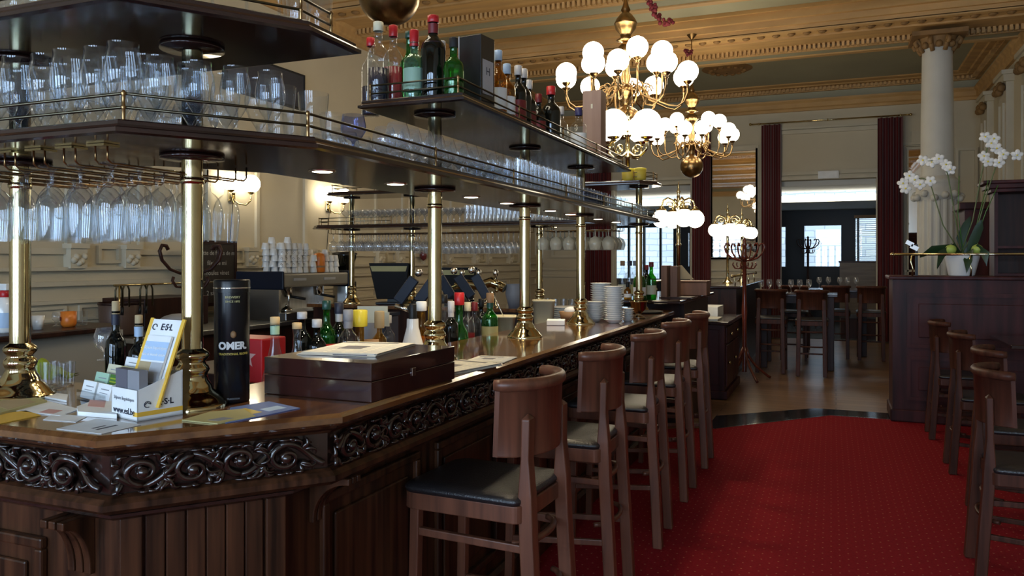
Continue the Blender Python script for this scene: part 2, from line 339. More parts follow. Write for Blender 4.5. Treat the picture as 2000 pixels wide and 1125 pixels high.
# left wall wainscot
b=B()
for z0,z1,d in ((1.33,1.37,.05),(1.46,1.49,.06),(1.18,1.21,.04),(1.0,1.02,.03),(.0,.25,.04),(2.95,2.99,.03)): b.box(XL,XL+d,YB,YF,z0,z1)
struct('trim_8',b,WALLT)
b=B()
def frame_x(b,y0,y1,z0,z1,w=.05,d=.035):
    for q in ((y0,y1,z0,z0+w),(y0,y1,z1-w,z1),(y0,y0+w,z0+w,z1-w),(y1-w,y1,z0+w,z1-w)): b.box(XL,XL+d,*q)
for k in range(9):
    y=1.75+k*1.62
    frame_x(b,y+.52,y+1.44,1.60,2.88)
    frame_x(b,y+.08,y+.32,1.52,1.68,.03)
    frame_x(b,y-.1,y+1.4,1.03,1.16,.025,.02)
struct('trim_9',b,WALLT)
b=B()
for k in range(9):
    for yy in (1.75+k*1.62-.16,1.75+k*1.62+.40):
        b.box(XL,XL+.09,yy-.08,yy+.08,1.48,1.67); b.box(XL,XL+.11,yy-.09,yy+.09,1.65,1.69)
        for q in range(5): b.sphere((XL+.09,yy-.05+.025*q,1.55+.03*math.sin(q*2)),.03,7,5)
struct('trim_10',b,WALLT)
# dark panel high on the left wall
p=thing('mounted_screen','dark slate blue panel fixed high on the cream side wall','screen',(XL+.002,7.4,3.3))
obj('panel',B().box(.0,.05,-.76,.55,.10,.49),NAVY,p); obj('bezel',B().box(.0,.06,-.78,.57,.49,.51).box(.0,.06,-.78,.57,.08,.10).box(0,.06,-.78,-.76,.10,.49).box(0,.06,.55,.57,.10,.49),BLACKM,p)
# far wall trims: door surrounds, sunk panels, pier mirror
b=B()
def frame_y(b,x0,x1,z0,z1,w=.06,d=.05,y=YF):
    for q in ((x0,x1,z0,z0+w),(x0,x1,z1-w,z1),(x0,x0+w,z0+w,z1-w),(x1-w,x1,z0+w,z1-w)): b.box(q[0],q[1],y-d,y,q[2],q[3])
for o in (O1,O2):
    frame_y(b,o[0]-.12,o[1]+.12,3.22,4.10,.07); b.box(o[0]-.1,o[0],YF-.06,YF,0,OH); b.box(o[1],o[1]+.1,YF-.06,YF,0,OH); b.box(o[0]-.1,o[1]+.1,YF-.07,YF,OH,OH+.07)
    b.box(o[0]-.2,o[1]+.2,YF-.05,YF,4.12,4.16)
frame_y(b,XL+.25,-5.1,1.6,4.0); frame_y(b,O1[1]+.36,O2[0]-.42,1.55,3.85,.06); frame_y(b,1.12,1.95,1.0,3.75,.05); frame_y(b,1.18,1.89,1.06,3.69,.02,.07)
frame_y(b,2.02,2.38,1.0,3.6,.05); b.box(1.3,1.8,YF-.06,YF,3.75,3.95)
for z0,z1 in ((1.33,1.37),(1.18,1.21),(0,.25)):
    for x0,x1 in ((XL,O1[0]-.1),(O1[1]+.1,O2[0]-.1),(O2[1]+.1,XR)): b.box(x0,x1,YF-.05,YF,z0,z1)
struct('trim_60',b,WALLT)
x0,x1=O1[1]+.42,O2[0]-.48
m=thing('pier_mirror','tall wall mirror on the pier between two red curtained openings','mirror',((x0+x1)/2,YF,2.6)); w=(x1-x0)/2
obj('mirror_glass',B().box(-w,w,-.02,-.005,-1.0,1.15),MIRR,m)
f=B()
for q in ((-w-.04,-w,-1.04,1.19),(w,w+.04,-1.04,1.19),(-w,w,1.15,1.19),(-w,w,-1.04,-1.0)): f.box(q[0],q[1],-.05,-.003,q[2],q[3])
obj('mirror_frame',f,WALLT,m)
m=thing('pier_mirror','narrow wall mirror behind the white stone column','mirror',(1.535,YF,2.4))
obj('mirror_glass',B().box(-.28,.28,-.02,-.005,-1.25,1.22),MIRR,m)
f=B()
for q in ((-.31,-.28,-1.28,1.25),(.28,.31,-1.28,1.25),(-.28,.28,1.22,1.25),(-.28,.28,-1.28,-1.25)): f.box(q[0],q[1],-.05,-.003,q[2],q[3])
obj('mirror_frame',f,WALLT,m)
# right wall pilasters
b=B()
for y in (9.6,12.0,13.6,15.2):
    b.box(XR-.10,XR,y,y+.55,0,4.2); b.box(XR-.14,XR,y-.05,y+.6,4.2,4.3); b.box(XR-.17,XR,y-.08,y+.63,4.3,4.36); b.box(XR-.15,XR,y-.04,y+.59,0,.3)
    for q in ((y+.1,y+.14),(y+.41,y+.45)): b.box(XR-.13,XR-.1,q[0],q[1],.6,3.9)
struct('trim_61',b,WALLT)
b=B()
for y in (9.6,12.0,13.6,15.2):
    for k in range(6): b.sphere((XR-.15,y+.05+k*.09,4.12+.05*math.sin(k*1.9)),.06,7,5)
struct('trim_62',b,OCHRED)
# room beyond the openings
struct('floor_rear',B().box(XL-.1,XR+.1,16.62,21.1,-.1,-.001),BACKFL)
struct('ceiling_rear',B().box(XL-.2,XR+.2,YF+.2,18.1,3.02,3.12).box(XL-.2,XR+.2,18.0,21.3,2.79,2.9),pbr('rear_ceiling',(.55,.56,.54),.8))
struct('wall_rear_left',B().box(XL-.2,XL-.1,YF+.2,21.3,0,3.1),WALL); struct('wall_rear_right',B().box(XR+.1,XR+.2,YF+.2,21.3,0,3.1),WALL)
o=obj('cove_light',B().box(XL,XR,17.96,17.99,2.80,2.925),STRIP); tag(o,'long glowing cove light under the ceiling beyond the openings','light')
FR=pbr('window_frame_dark',(.012,.014,.020),.4,spec=.25)
Y=21.0
wins=[(pu(1170,Y),pu(1318,Y),1.02,2.46,[pu(1228,Y),pu(1258,Y),pu(1290,Y)]),(pu(1340,Y)+.02,pu(1349,Y),1.35,2.3,[]),(pu(1490,Y),pu(1537,Y),1.35,2.42,[]),(pu(1568,Y),pu(1646,Y),1.36,2.44,[]),(pu(1668,Y),pu(1745,Y),1.25,2.60,[pu(1676,Y)])]
b=B(); x=XL-.2
for a,c,z0,z1,mm in wins:
    b.box(x,a,Y,Y+.15,0,2.9); b.box(a,c,Y,Y+.15,0,z0); b.box(a,c,Y,Y+.15,z1,2.9); x=c
b.box(x,XR+.2,Y,Y+.15,0,2.9); struct('wall_rear',b,FR)
for i,(a,c,z0,z1,mm) in enumerate(wins):
    f=B(); t=.035
    for q in ((a,a+t,z0+t,z1-t),(c-t,c,z0+t,z1-t),(a,c,z0,z0+t),(a,c,z1-t,z1)): f.box(q[0],q[1],Y-.03,Y+.1,q[2],q[3])
    for mx in mm: f.box(mx-.025,mx+.025,Y-.03,Y+.1,z0+t,z1-t)
    w=struct('window_%d'%(i+5),f,FR); obj('pane',B().box(a,c,Y+.04,Y+.046,z0,z1),PANE,w)
a,c,z0,z1,mm=wins[4]
b=B()
for k in range(26):
    z=z0+.05+k*(z1-z0-.08)/26; b.box(a+.02,c-.02,Y-.10,Y-.06,z,z+.012)
bl=thing('venetian_blind','pale slatted blind over the window of the rear room, beside the dark door','blind',(0,0,0)); obj('slats',b,C['lgrey'],bl); obj('head_rail',B().box(a,c,Y-.12,Y-.04,z1-.03,z1+.04),C['clay'],bl)
struct('wall_outside',B().box(-9,5,24.2,24.4,-1,3.6),BRICKM)
struct('floor_outside',B().box(-9,5,21.2,24.2,-.3,-.2),C['grey'])
# curtains
def curtain(v0,v1,z0,z1,y,label,amp=.05,per=.09):
    n=max(8,int((v1-v0)/.018)); pts=[]
    for k in range(n+1):
        x=v0+(v1-v0)*k/n; pts.append((x,y+amp*math.sin(2*PI*(x-v0)/per)+.012*math.sin(x*31)))
    vs=[];H=12
    for j in range(H+1):
        z=z0+(z1-z0)*j/H; s=1+.35*(j==H)
        for x,yy in pts: vs.append((v0+(x-v0),y+(yy-y)*(1.0+.25*math.sin(j*.9))*s,z))
    W=n+1
    fs=[(j*W+k,j*W+k+1,(j+1)*W+k+1,(j+1)*W+k) for j in range(H) for k in range(n)]
    b=B().add(vs,fs,True); o=len(vs)
    b.add([(p[0],p[1]+.008,p[2]) for p in vs],[tuple(reversed(f)) for f in fs],True)
    return single('curtain',b,CURT,label,'curtain',group=None)
Yc=YF-.16
def cv(px): return pu(px,Yc)
curtain(-5.02,-4.44,.02,4.2,Yc,'dark red velvet curtain at the wainscoted end of the far opening behind the glass racks')
curtain(cv(1352),cv(1388),.02,4.2,Yc,'dark red velvet curtain just before the tall mirror, on its bar side')
curtain(cv(1487),cv(1526),.02,4.22,Yc,'dark red velvet curtain between the tall mirror and the doorway')
curtain(cv(1714),cv(1763),.02,4.22,Yc,'dark red velvet curtain on the column side of the doorway')
for o,l in ((O1,'thin brass curtain rod above the opening with the bluish windows'),(O2,'thin brass curtain rod above the doorway beside the white column')):
    r=thing('curtain_rod',l,'curtain rod',((o[0]+o[1])/2,Yc,4.25)); w=(o[1]-o[0])/2
    obj('rod',B().tube([(-w-.55,0,0),(w+.55,0,0)],.014,8),BRASS,r)
    for s in (-w-.4,0,w+.4):
        k=B().tube([(s,.16,.02),(s,.02,.0)],.012,6).sphere((s,0,0),.024,8,6); obj('bracket',k,BRASS,r)
    for s in (-w-.57,w+.57): obj('finial',B().sphere((s,0,0),.028,10,8),BRASS,r)
e=thing('emergency_light','small white emergency lamp box over the doorway','emergency light',(pu(1618,YF),YF-.07,3.2))
obj('housing',B().box(-.19,.19,-.03,.069,-.075,.075),WHITE,e,.01); obj('diffuser',B().box(-.15,.15,-.04,-.03,-.05,.05),C['paper'],e)
e=copy_tree(e,(pu(1268,YF),YF-.07,3.2),label='small white emergency lamp box over the opening behind the bar shelves')

# ---- lights ----
def area(name,loc,rot,sx,sy,p,c):
    l=bpy.data.lights.new(name,'AREA'); l.shape='RECTANGLE'; l.size=sx; l.size_y=sy; l.energy=p; l.color=c
    o=bpy.data.objects.new(name,l); o.location=loc; o.rotation_euler=rot; COL.objects.link(o); return o
for a,c in WB: area('window_daylight',((a+c)/2,YB-.25,2.0),(PI/2,0,0),c-a,2.6,150,(.52,.73,1.0))
W=bpy.data.worlds.new('world'); SC.world=W; W.use_nodes=True; bg=W.node_tree.nodes['Background']; bg.inputs[0].default_value=(.72,.86,1.0,1); bg.inputs[1].default_value=4.0
SC.view_settings.view_transform='Standard'; SC.view_settings.look='None'; SC.view_settings.exposure=.12; SC.view_settings.gamma=1; SC.view_settings.use_curve_mapping=False
cy=SC.cycles; cy.max_bounces=10; cy.diffuse_bounces=3; cy.glossy_bounces=3; cy.transmission_bounces=4; cy.transparent_max_bounces=48; cy.sample_clamp_indirect=4; cy.caustics_reflective=False; cy.caustics_refractive=False; cy.use_denoising=True
# ================= THE ISLAND BAR =================
LEFT=-4.9
CO=[(LEFT,1.387),(-1.662,1.387),(-1.278,1.863),(-1.258,6.44)]
bar=thing('bar_counter','long carved oak bar counter with a chamfered corner and polished worktop','bar counter',(0,0,0))
WT=[(.012,1.086),(0,1.094),(0,1.11),(.014,1.12),(.60,1.12),(.60,1.086)]
obj('worktop',B().sweep(CO,WT),W_TOP,bar)
obj('cove_moulding',B().sweep(CO,[(.02,1.086),(.028,1.076),(.05,1.066),(.058,1.058),(.16,1.058),(.16,1.086)]),W_BAR,bar)
obj('frieze_board',B().sweep(CO,[(.068,1.058),(.068,.955),(.16,.955),(.16,1.058)]),W_CARVE,bar)
obj('ledge_moulding',B().sweep(CO,[(.06,.958),(.045,.952),(.032,.94),(.032,.925),(.05,.912),(.30,.912),(.30,.958)]),W_BAR,bar)
def isect(p,d,x): k=(x-p.x)/d.x; return (x,p.y+d.y*k)
_o=off(CO,.115); _p=Vector(_o[1]); _d=Vector(CO[2])-Vector(CO[1]); CX=-1.452
BODY=[_o[0],_o[1],isect(_p,_d,CX),(CX,6.44)]
obj('bead_moulding',B().sweep(BODY,[(-.03,.912),(-.043,.903),(-.043,.895),(-.03,.886),(.055,.886),(.055,.912)]),W_CARVE,bar)
obj('plinth',B().sweep(BODY,[(-.03,0.0),(-.03,.12),(-.015,.14),(.055,.14),(.055,0.0)]),W_BAR,bar)
obj('front_boarding',B().sweep(BODY,[(0,.14),(0,.886),(.055,.886),(.055,.14)]),W_BAR,bar)
# raised boards, stiles and sunk panels on the three faces
def face(i):
    p=Vector(BODY[i]); q=Vector(BODY[i+1]); d=(q-p); ln=d.length; d/=ln; n=Vector((d.y,-d.x))
    return p,d,n,ln
def fbox(b,i,s0,s1,z0,z1,t,t0=0):
    p,d,n,ln=face(i); a=p+d*s0; c=p+d*s1
    q=[a+n*t0,c+n*t0,c+n*t,a+n*t]
    b.prism([(k.x,k.y) for k in (q[0],q[3],q[2],q[1])],z0,z1)
p,d,n,ln=face(1)
k=6; w=(ln-.12)/k
for j in range(k):
    b=B(); fbox(b,1,.06+j*w+.0015,.06+(j+1)*w-.0015,.14,.886,.014); obj('front_board',b,W_BAR,bar,.003)
for s0,s1 in ((0.0,.055),(ln-.055,ln)):
    b=B(); fbox(b,1,s0,s1,.14,.886,.022); obj('pilaster',b,W_BAR,bar,.004)
def fpanel(i,s0,s1,z0,z1):
    b=B(); t=.03
    for q in ((s0,s1,z0,z0+t),(s0,s1,z1-t,z1),(s0,s0+t,z0+t,z1-t),(s1-t,s1,z0+t,z1-t)): fbox(b,i,*q,.022)
    fbox(b,i,s0+.075,s1-.075,z0+.075,z1-.075,.012); obj('sunk_panel',b,W_BAR,bar,.006)
l0=face(0)[3]
s=l0-.16
while s>.7: fpanel(0,s-.62,s-.10,.2,.80); s-=.75
for j in range(6): fpanel(2,.16+j*.74,.16+j*.74+.6,.2,.84)
def corbel(i,s,w=.07,ztop=.886,z1=.74,t=.075):
    p,d,n,ln=face(i); b=B(); P=[]
    for j in range(13):
        a=PI*.5*j/12; P.append((.012+t*(1-math.sin(a))*1.0+.004, ztop-(ztop-z1)*(.15+.85*(1-math.cos(a)))))
    prof=[(0,ztop),(t+.02,ztop),(t+.02,ztop-.02)]+P[0:]+[(0.016,z1-.012),(0,z1-.012)]
    for g in range(3):
        a=s+g*w/3+.003; c=s+(g+1)*w/3-.003; m=len(prof)
        vs=[p+d*a+n*x for x,z in prof]+[p+d*c+n*x for x,z in prof]; zs=[z for x,z in prof]*2
        b.add([(v.x,v.y,z) for v,z in zip(vs,zs)],[tuple(range(m)),tuple(range(m,2*m))[::-1]]+[((k+1)%m,k,m+k,m+(k+1)%m) for k in range(m)])
    obj('corbel',b,W_BAR,bar,.003)
corbel(0,l0-.17,.09); corbel(0,l0-1.45,.09); corbel(2,.11,.07,.911,.78,.12); corbel(2,1.5,.08,.911,.78,.12); corbel(2,3.0,.08,.911,.78,.12)
# carved running scroll (acanthus rinceau) along the frieze
FR0=off(CO,.068)
def rinceau(name,i,s_from,s_to,per,flip):
    p=Vector(FR0[i]); q=Vector(FR0[i+1]); d=(q-p).normalized(); n=Vector((d.y,-d.x)); zc=1.0065
    r=random.Random(i*5+3); b=B()
    def W(s,z,t): k=p+d*s+n*t; return (k.x,k.y,zc+z)
    A=.034; s=s_from; N=int((s_to-s_from)/.006); st=[]
    for j in range(N+1):
        ss=s_from+(s_to-s_from)*j/N; st.append(W(ss,A*math.sin(2*PI*(ss-s_from)/per)*flip,.013+.005*math.sin(ss*60)))
    b.tube(st,.0095,7)
    h=0; s=s_from+per*.25
    while s<s_to-.01:
        sg=(1 if h%2==0 else -1)*flip
        # spiral volute inside each wave, wound round a flower
        c0=s; zc0=-sg*.004; pts=[];rr=[]
        for k in range(26):
            u=k/25; a=(PI*.5+sg*0)+u*PI*2.6; R=.036*(1-u*.80)
            pts.append(W(c0+R*math.cos(a)*1.25, sg*(R*math.sin(a))+zc0,.014+.012*u)); rr.append(.0105*(1-.5*u))
        b.tube(pts,rr,6)
        b.sphere(W(c0,zc0,.024),.015,9,6)
        for k in range(6):
            a=2*PI*k/6+r.random(); b.sphere(W(c0+.014*math.cos(a),zc0+.014*math.sin(a),.02),.0062,6,4)
        # acanthus fans: tapering curls that leave the stem together and roll in at the tip
        for fx,fz,base in ((-per*.20,sg*.012,2.2*sg),(per*.20,sg*.012,.9*sg),(-per*.22,-sg*.02,-2.4*sg),(per*.16,-sg*.022,-.6*sg),(0,-sg*.036,-1.5*sg),(per*.05,sg*.04,1.2*sg)):
            nl=r.choice((3,4))
            for q in range(nl):
                an0=base+(q-(nl-1)/2)*.55+r.uniform(-.15,.15); cur=(1 if q%2 else -1)*r.uniform(1.2,2.6); ln=r.uniform(.034,.058); px=c0+fx; pz=fz; x=[];R=[]
                for m in range(10):
                    u=m/9; an=an0+cur*u*u
                    if m: px+=ln/9*math.cos(an); pz+=ln/9*math.sin(an)
                    x.append(W(min(max(px,s_from-.01),s_to+.01),max(-.046,min(.046,pz)),.006+.016*math.sin(u*PI*.75+.2))); R.append(.0016+.0070*(1-u)**.6*min(1,.45+u*3))
                b.tube(x,R,6,flat=.75)
        s+=per*.5; h+=1
    obj(name,b,W_CARVE,bar)
lA=(Vector(FR0[1])-Vector(FR0[0])).length; lB=(Vector(FR0[2])-Vector(FR0[1])).length
rinceau('carved_scroll',0,lA-1.5,lA-.015,.26,1); rinceau('carved_scroll',1,.015,lB-.015,.24,-1); rinceau('carved_scroll',2,.02,4.5,.26,1)
# inner working ledges
CL=[(-4.30,1.387)]+CO[1:]
ledge=thing('bar_back_ledge','dark lower bottle ledge along the inside of the bar counter','ledge',(0,0,0))
obj('shelf_board',B().sweep(CL,[(.62,1.0),(.62,1.02),(.95,1.02),(.95,1.0)]),W_DARK,ledge)
obj('back_panel',B().sweep(CL,[(.602,0.0),(.602,1.08),(.62,1.08),(.62,0.0)]),W_DARK,ledge)
obj('sink_unit',B().sweep(CL,[(.95,0.0),(.95,.90),(1.25,.90),(1.25,0.0)]),STEEL,ledge)
# far run and left run of the island
fr=thing('bar_counter','plain dark counter run closing the far side of the island bar','bar counter',(0,0,0))
obj('worktop',B().prism([(-4.85,6.45),(-1.27,6.45),(-1.27,6.72),(-1.7,7.12),(-4.85,7.12)],1.085,1.12),W_TOP,fr,.008)
obj('front_panel',B().prism([(-4.8,6.5),(-1.88,6.5),(-1.88,7.0),(-4.8,7.0)],0,1.085),W_DARK,fr)
lf=thing('bar_counter','short dark counter run at the window end, holding the orange mug','bar counter',(0,0,0))
obj('worktop',B().prism([(-4.32,2.0),(-4.36,3.75),(-4.5,3.95),(-4.9,3.95),(-4.9,2.0)],1.085,1.12),W_DARK,lf,.008)
obj('front_panel',B().box(-4.88,-4.42,2.0,3.9,0,1.085),pbr('grey_front',(.34,.33,.29),.6),lf)

# ---- brass columns ----
HS=1.857; HU=2.178                    # undersides of the glass shelf and of the bottle shelf
cols=[(-2.37,1.705,'first brass column at the window end of the bar, beside the white cup'),(-1.752,1.79,'brass column on the chamfered corner, beside the black beer tin'),(-1.60,3.02,'brass column behind the dark wooden box and bottles'),(-1.61,4.11,'brass column between the white tubs on the bar'),(-1.60,5.12,'brass column beside the stacks of white plates')]
far_cols=[(-4.5,6.72,'slim far brass column beside the coffee machine'),(-3.81,6.72,'slim far brass column in front of the till screen'),(-2.49,6.72,'slim far brass column between the hanging glasses'),(-1.56,6.66,'slim brass column on the far corner of the bar')]
def column_parts(root,r,up):
    b0=B().lathe([(r*3.3,0),(r*3.3,.007),(r*3.1,.012),(r*2.95,.016),(r*2.7,.026),(r*2.2,.042),(r*1.9,.050),(r*1.8,.062),(r*1.5,.076),(r*1.35,.09),(r*1.5,.10),(r*1.62,.108),(r*1.5,.118),(r*1.3,.124),(r*1.2,.132),(r*1.5,.142),(r*1.62,.150),(r*1.5,.158),(r*1.15,.166),(r,.17)],32)
    obj('base',b0,BRASS,root)
    obj('shaft',B().lathe([(r,.165),(r,HS-1.12)],32),BRASS,root)
    obj('collar',B().lathe([(r,HS-1.12-.085),(r*1.12,HS-1.12-.08),(r*1.12,HS-1.12-.07),(r,HS-1.12-.065)],32),BRASS,root)
    obj('flange',B().lathe([(r,HS-1.12-.016),(r*3.0,HS-1.12-.012),(r*3.0,HS-1.12-.002),(r,HS-1.12)],32),W_SHELF,root)
    if up:
        obj('upper_shaft',B().lathe([(r*1.02,HS-1.12+.03),(r*1.15,HS-1.12+.05),(r,HS-1.12+.055),(r*.98,HU-1.12)],32),pbr('dark_reflect_brass_%.3f'%r,(.20,.20,.15),.15,metal=1) if 'dim_brass' not in globals() else dim_brass,root)
        obj('upper_flange',B().lathe([(r,HU-1.12-.016),(r*3.0,HU-1.12-.012),(r*3.0,HU-1.12-.002),(r,HU-1.12)],32),W_SHELF,root)
dim_brass=pbr('dark_reflect_brass',(.26,.25,.17),.15,metal=1)  # olive tone paints in the dark surroundings the upper shafts reflect
c0=thing('brass_column',cols[0][2],'column',(cols[0][0],cols[0][1],1.1205),0,'brass columns of the bar'); column_parts(c0,.030,True)
for x,y,l in cols[1:]: copy_tree(c0,(x,y,1.1205),label=l)
f0=thing('brass_column',far_cols[0][2],'column',(far_cols[0][0],far_cols[0][1],1.1205),0,'brass columns of the bar'); column_parts(f0,.028,True)
for x,y,l in far_cols[1:]: copy_tree(f0,(x,y,1.1205),label=l)

# ---- shelves carried by the columns ----
SO=[(LEFT,1.39),(-1.60,1.39),(-1.325,1.815),(-1.335,6.45),(-1.79,6.95),(-4.72,6.95),(-4.85,6.75),(-4.85,6.55),(-4.72,6.43),(-1.87,6.43),(-1.87,2.25),(-2.06,1.95),(LEFT,1.95)]
E=[(.014,0),(.0,.004),(.0,.014),(.008,.018),(.012,.024),(.012,.032),(.018,.036)]
def slab(name,path,z,parent):
    b=B(); n=len(path); m=len(E); vs=[]
    for i in range(n):
        for d,h in E:
            x,y=offp(path,i,d,True); vs.append((x,y,z+h))
    fs=[(i*m+k,((i+1)%n)*m+k,((i+1)%n)*m+k+1,i*m+k+1) for i in range(n) for k in range(m-1)]
    b.add(vs,fs); b.f.append(tuple(i*m for i in range(n))[::-1]); b.sm.append(False); b.f.append(tuple(i*m+m-1 for i in range(n))); b.sm.append(False)
    return obj(name,b,W_SHELF,parent)
def gallery(path,z,parent,step=.62,ends=True):
    b=B(); 
    for h in (.034,.068): obj('rail',B().tube([(x,y,z+h) for x,y in path],.004,6),IRON,parent)
    for i in range(len(path)-1):
        a=Vector(path[i]); c=Vector(path[i+1]); k=max(1,round((c-a).length/step))
        for j in range(k+(1 if i==len(path)-2 else 0)):
            q=a+(c-a)*(j/k); pb=B().lathe([(.0045,0),(.0045,.03),(.007,.034),(.0045,.038),(.0045,.063),(.0075,.068),(.003,.076)],8,(q.x,q.y,z)); obj('rail_post',pb,BRASSD,parent)
ls=thing('glass_shelf','long dark mahogany lower shelf ringing the bar above the brass columns','shelf',(0,0,0))
slab('shelf_board',SO,HS,ls)
gallery(off([(LEFT,1.39),(-1.60,1.39),(-1.325,1.815),(-1.335,6.45),(-1.79,6.95)],.045),HS+.036,ls,.72)
gallery([(-4.70,6.6),(-4.78,6.6),(-4.72,6.48),(-3.9,6.48)],HS+.036,ls,.4)
for y in (2.27,2.76,3.47,3.92,4.62,5.02,5.68,6.2):
    q=obj('downlight_ring',B().lathe([(.038,HS-.004),(.047,HS-.003),(.047,HS+.001)],20,(-1.64,y,0)),CHROME,ls); obj('downlight_lamp',B().lathe([(.0005,HS-.003),(.034,HS-.003)],16,(-1.64,y,0)),SPOT,q,label='lit downlight')
    l=bpy.data.lights.new('downlight','SPOT'); l.energy=13; l.color=(1,.82,.55); l.spot_size=2.0; l.spot_blend=.8; l.shadow_soft_size=.03; o=bpy.data.objects.new('downlight',l); o.location=(-1.64,y,HS-.02); COL.objects.link(o)
us=thing('bottle_shelf','upper dark shelf over the near end of the bar, carrying tumblers and flutes','shelf',(0,0,0))
SU=[(LEFT,1.39),(-1.60,1.39),(-1.335,1.80),(-1.345,2.06),(-1.86,2.06),(LEFT,1.95)]
SU=[(LEFT,1.39),(-1.60,1.39),(-1.335,1.80),(-1.345,2.06),(-1.9,2.06),(LEFT,2.06)]
slab('shelf_board',SU,HU,us); gallery(off([(LEFT,1.39),(-1.60,1.39),(-1.335,1.80),(-1.345,1.97)],.045),HU+.036,us,.72)
u2=thing('bottle_shelf','upper dark shelf over the long side of the bar, carrying spirit bottles and boxes','shelf',(0,0,0))
slab('shelf_board',[(-1.84,2.79),(-1.35,2.79),(-1.35,5.52),(-1.84,5.52)],HU,u2); gallery([(-1.81,2.84),(-1.40,2.84),(-1.40,5.47),(-1.81,5.47)],HU+.036,u2,.64)
u3=thing('bottle_shelf','upper dark shelf at the far bar end, holding yellow pots and globe lamp','shelf',(0,0,0))
slab('shelf_board',[(-4.6,6.43),(-1.5,6.43),(-1.37,6.56),(-1.37,6.72),(-1.6,6.95),(-4.6,6.95)],HU,u3); gallery([(-1.56,6.47),(-1.42,6.58),(-1.42,6.72),(-1.62,6.9)],HU+.036,u3,.3)
gallery([(-3.6,6.47),(-4.56,6.47),(-4.56,6.9)],HU+.036,u3,.45)

# ---- glass racks hung under the shelf ----
def rack(label,x,y0,y1,n,axis=1,zt=HS):
    """pairs of wire rails under the shelf, running along Y (axis 1) or X (axis 0)"""
    r=thing('glass_rack',label,'glass rack',(0,0,0)); 
    for k in range(n):
        for s in (-.022,.022):
            if axis==1:
                c=x-k*.118+s; P=[(c,y0,zt-.005),(c,y0,zt-.04),(c,y0+.012,zt-.05),(c,y1-.012,zt-.05),(c,y1,zt-.04),(c,y1,zt-.005)]
            else:
                c=x+k*.118+s; P=[(y0,c,zt-.005),(y0,c,zt-.04),(y0+.012,c,zt-.05),(y1-.012,c,zt-.05),(y1,c,zt-.04),(y1,c,zt-.005)]
            obj('rack_rail',B().tube(P,.0028,6),BRASSD,r)
        if axis==1: obj('rack_plate',B().box(x-k*.118-.032,x-k*.118+.032,y0-.02,y0+.03,zt-.007,zt-.001),BRASS,r)
        else: obj('rack_plate',B().box(y0-.02,y0+.03,x+k*.118-.032,x+k*.118+.032,zt-.007,zt-.001),BRASS,r)
    return r
rack('brass wire glass rack under the near end of the lower shelf',-1.80,1.52,2.05,7)
rack('brass wire glass rack under the far shelf, beside the slim columns',6.52,-4.62,-2.6,4,0)
rack('brass wire glass rack under the far shelf, nearest the bluish windows',6.52,-2.42,-1.75,4,0)

# ---- glasses ----
def gl(name,prof,mat=GLASS,n=18): return B().lathe(prof,n).mesh(name,mat)
WINEN=gl('wine_glass',[(.0005,.003),(.034,.0),(.033,.003),(.012,.006),(.0050,.014),(.0045,.035),(.006,.05),(.018,.058),(.031,.074),(.0385,.098),(.040,.125),(.037,.165),(.0335,.200)])
WINE=gl('wine_glass',mat=GLASSF,prof=[(.0005,.003),(.034,.0),(.033,.003),(.012,.006),(.0045,.014),(.0038,.05),(.0045,.082),(.014,.092),(.030,.108),(.0385,.130),(.0385,.150),(.034,.178),(.030,.200)])
GOB=gl('goblet',mat=GLASSF,prof=[(.0005,.003),(.034,.0),(.033,.003),(.010,.007),(.0050,.015),(.0045,.06),(.008,.07),(.029,.084),(.044,.105),(.047,.125),(.044,.150),(.037,.172)])
TULIP=gl('tulip_glass',[(.0005,.004),(.037,.0),(.036,.004),(.013,.009),(.007,.018),(.007,.035),(.014,.046),(.032,.075),(.043,.105),(.046,.13),(.042,.16),(.036,.185),(.037,.2)])
SNIFT=gl('snifter_glass',mat=GLASSF,prof=[(.0005,.003),(.03,.0),(.029,.003),(.01,.007),(.0055,.014),(.0055,.03),(.015,.038),(.034,.055),(.042,.078),(.040,.1),(.033,.122),(.030,.13)])
FLUTE=gl('champagne_flute',[(.0005,.003),(.03,.0),(.029,.003),(.009,.007),(.0045,.015),(.004,.07),(.009,.082),(.021,.115),(.025,.15),(.024,.2)])
PINT=gl('beer_glass',[(.0005,.006),(.028,.004),(.030,.0),(.0305,.005),(.034,.06),(.040,.12),(.041,.145)])
TUMB=gl('tumbler',[(.0005,.008),(.028,.006),(.030,.0),(.031,.004),(.033,.05),(.035,.095)])
HIGH=gl('highball_glass',mat=GLASSF,prof=[(.0005,.008),(.024,.006),(.026,.0),(.027,.004),(.0275,.08),(.028,.15)],n=14)
HIGHD=gl('dark_highball_glass',[(.0005,.008),(.024,.006),(.026,.0),(.027,.004),(.0275,.05),(.028,.10)],GLASSG,14)
COUPE=gl('coupe_glass',mat=GLASSF,prof=[(.0005,.003),(.034,.0),(.033,.003),(.009,.007),(.0045,.014),(.0045,.075),(.016,.084),(.045,.11),(.056,.135),(.057,.145)],n=16)
BALL=gl('balloon_glass',[(.0005,.003),(.036,.0),(.035,.003),(.011,.007),(.005,.015),(.0048,.05),(.010,.058),(.040,.075),(.056,.105),(.056,.13),(.046,.165),(.044,.172)],FROST)
LIQ=gl('shot_glass',[(.0005,.012),(.016,.011),(.018,.0),(.019,.003),(.023,.06)],n=12)
def put(me,name,x,y,z,label,cat,group,flip=False,s=1.0,mesh=None):
    o=bpy.data.objects.new(name,me); o.location=(x,y,z); o.scale=(s,s,s)
    o.rotation_euler=(PI if flip else 0,0,rnd.uniform(0,6))
    COL.objects.link(o); return tag(o,label,cat,group)
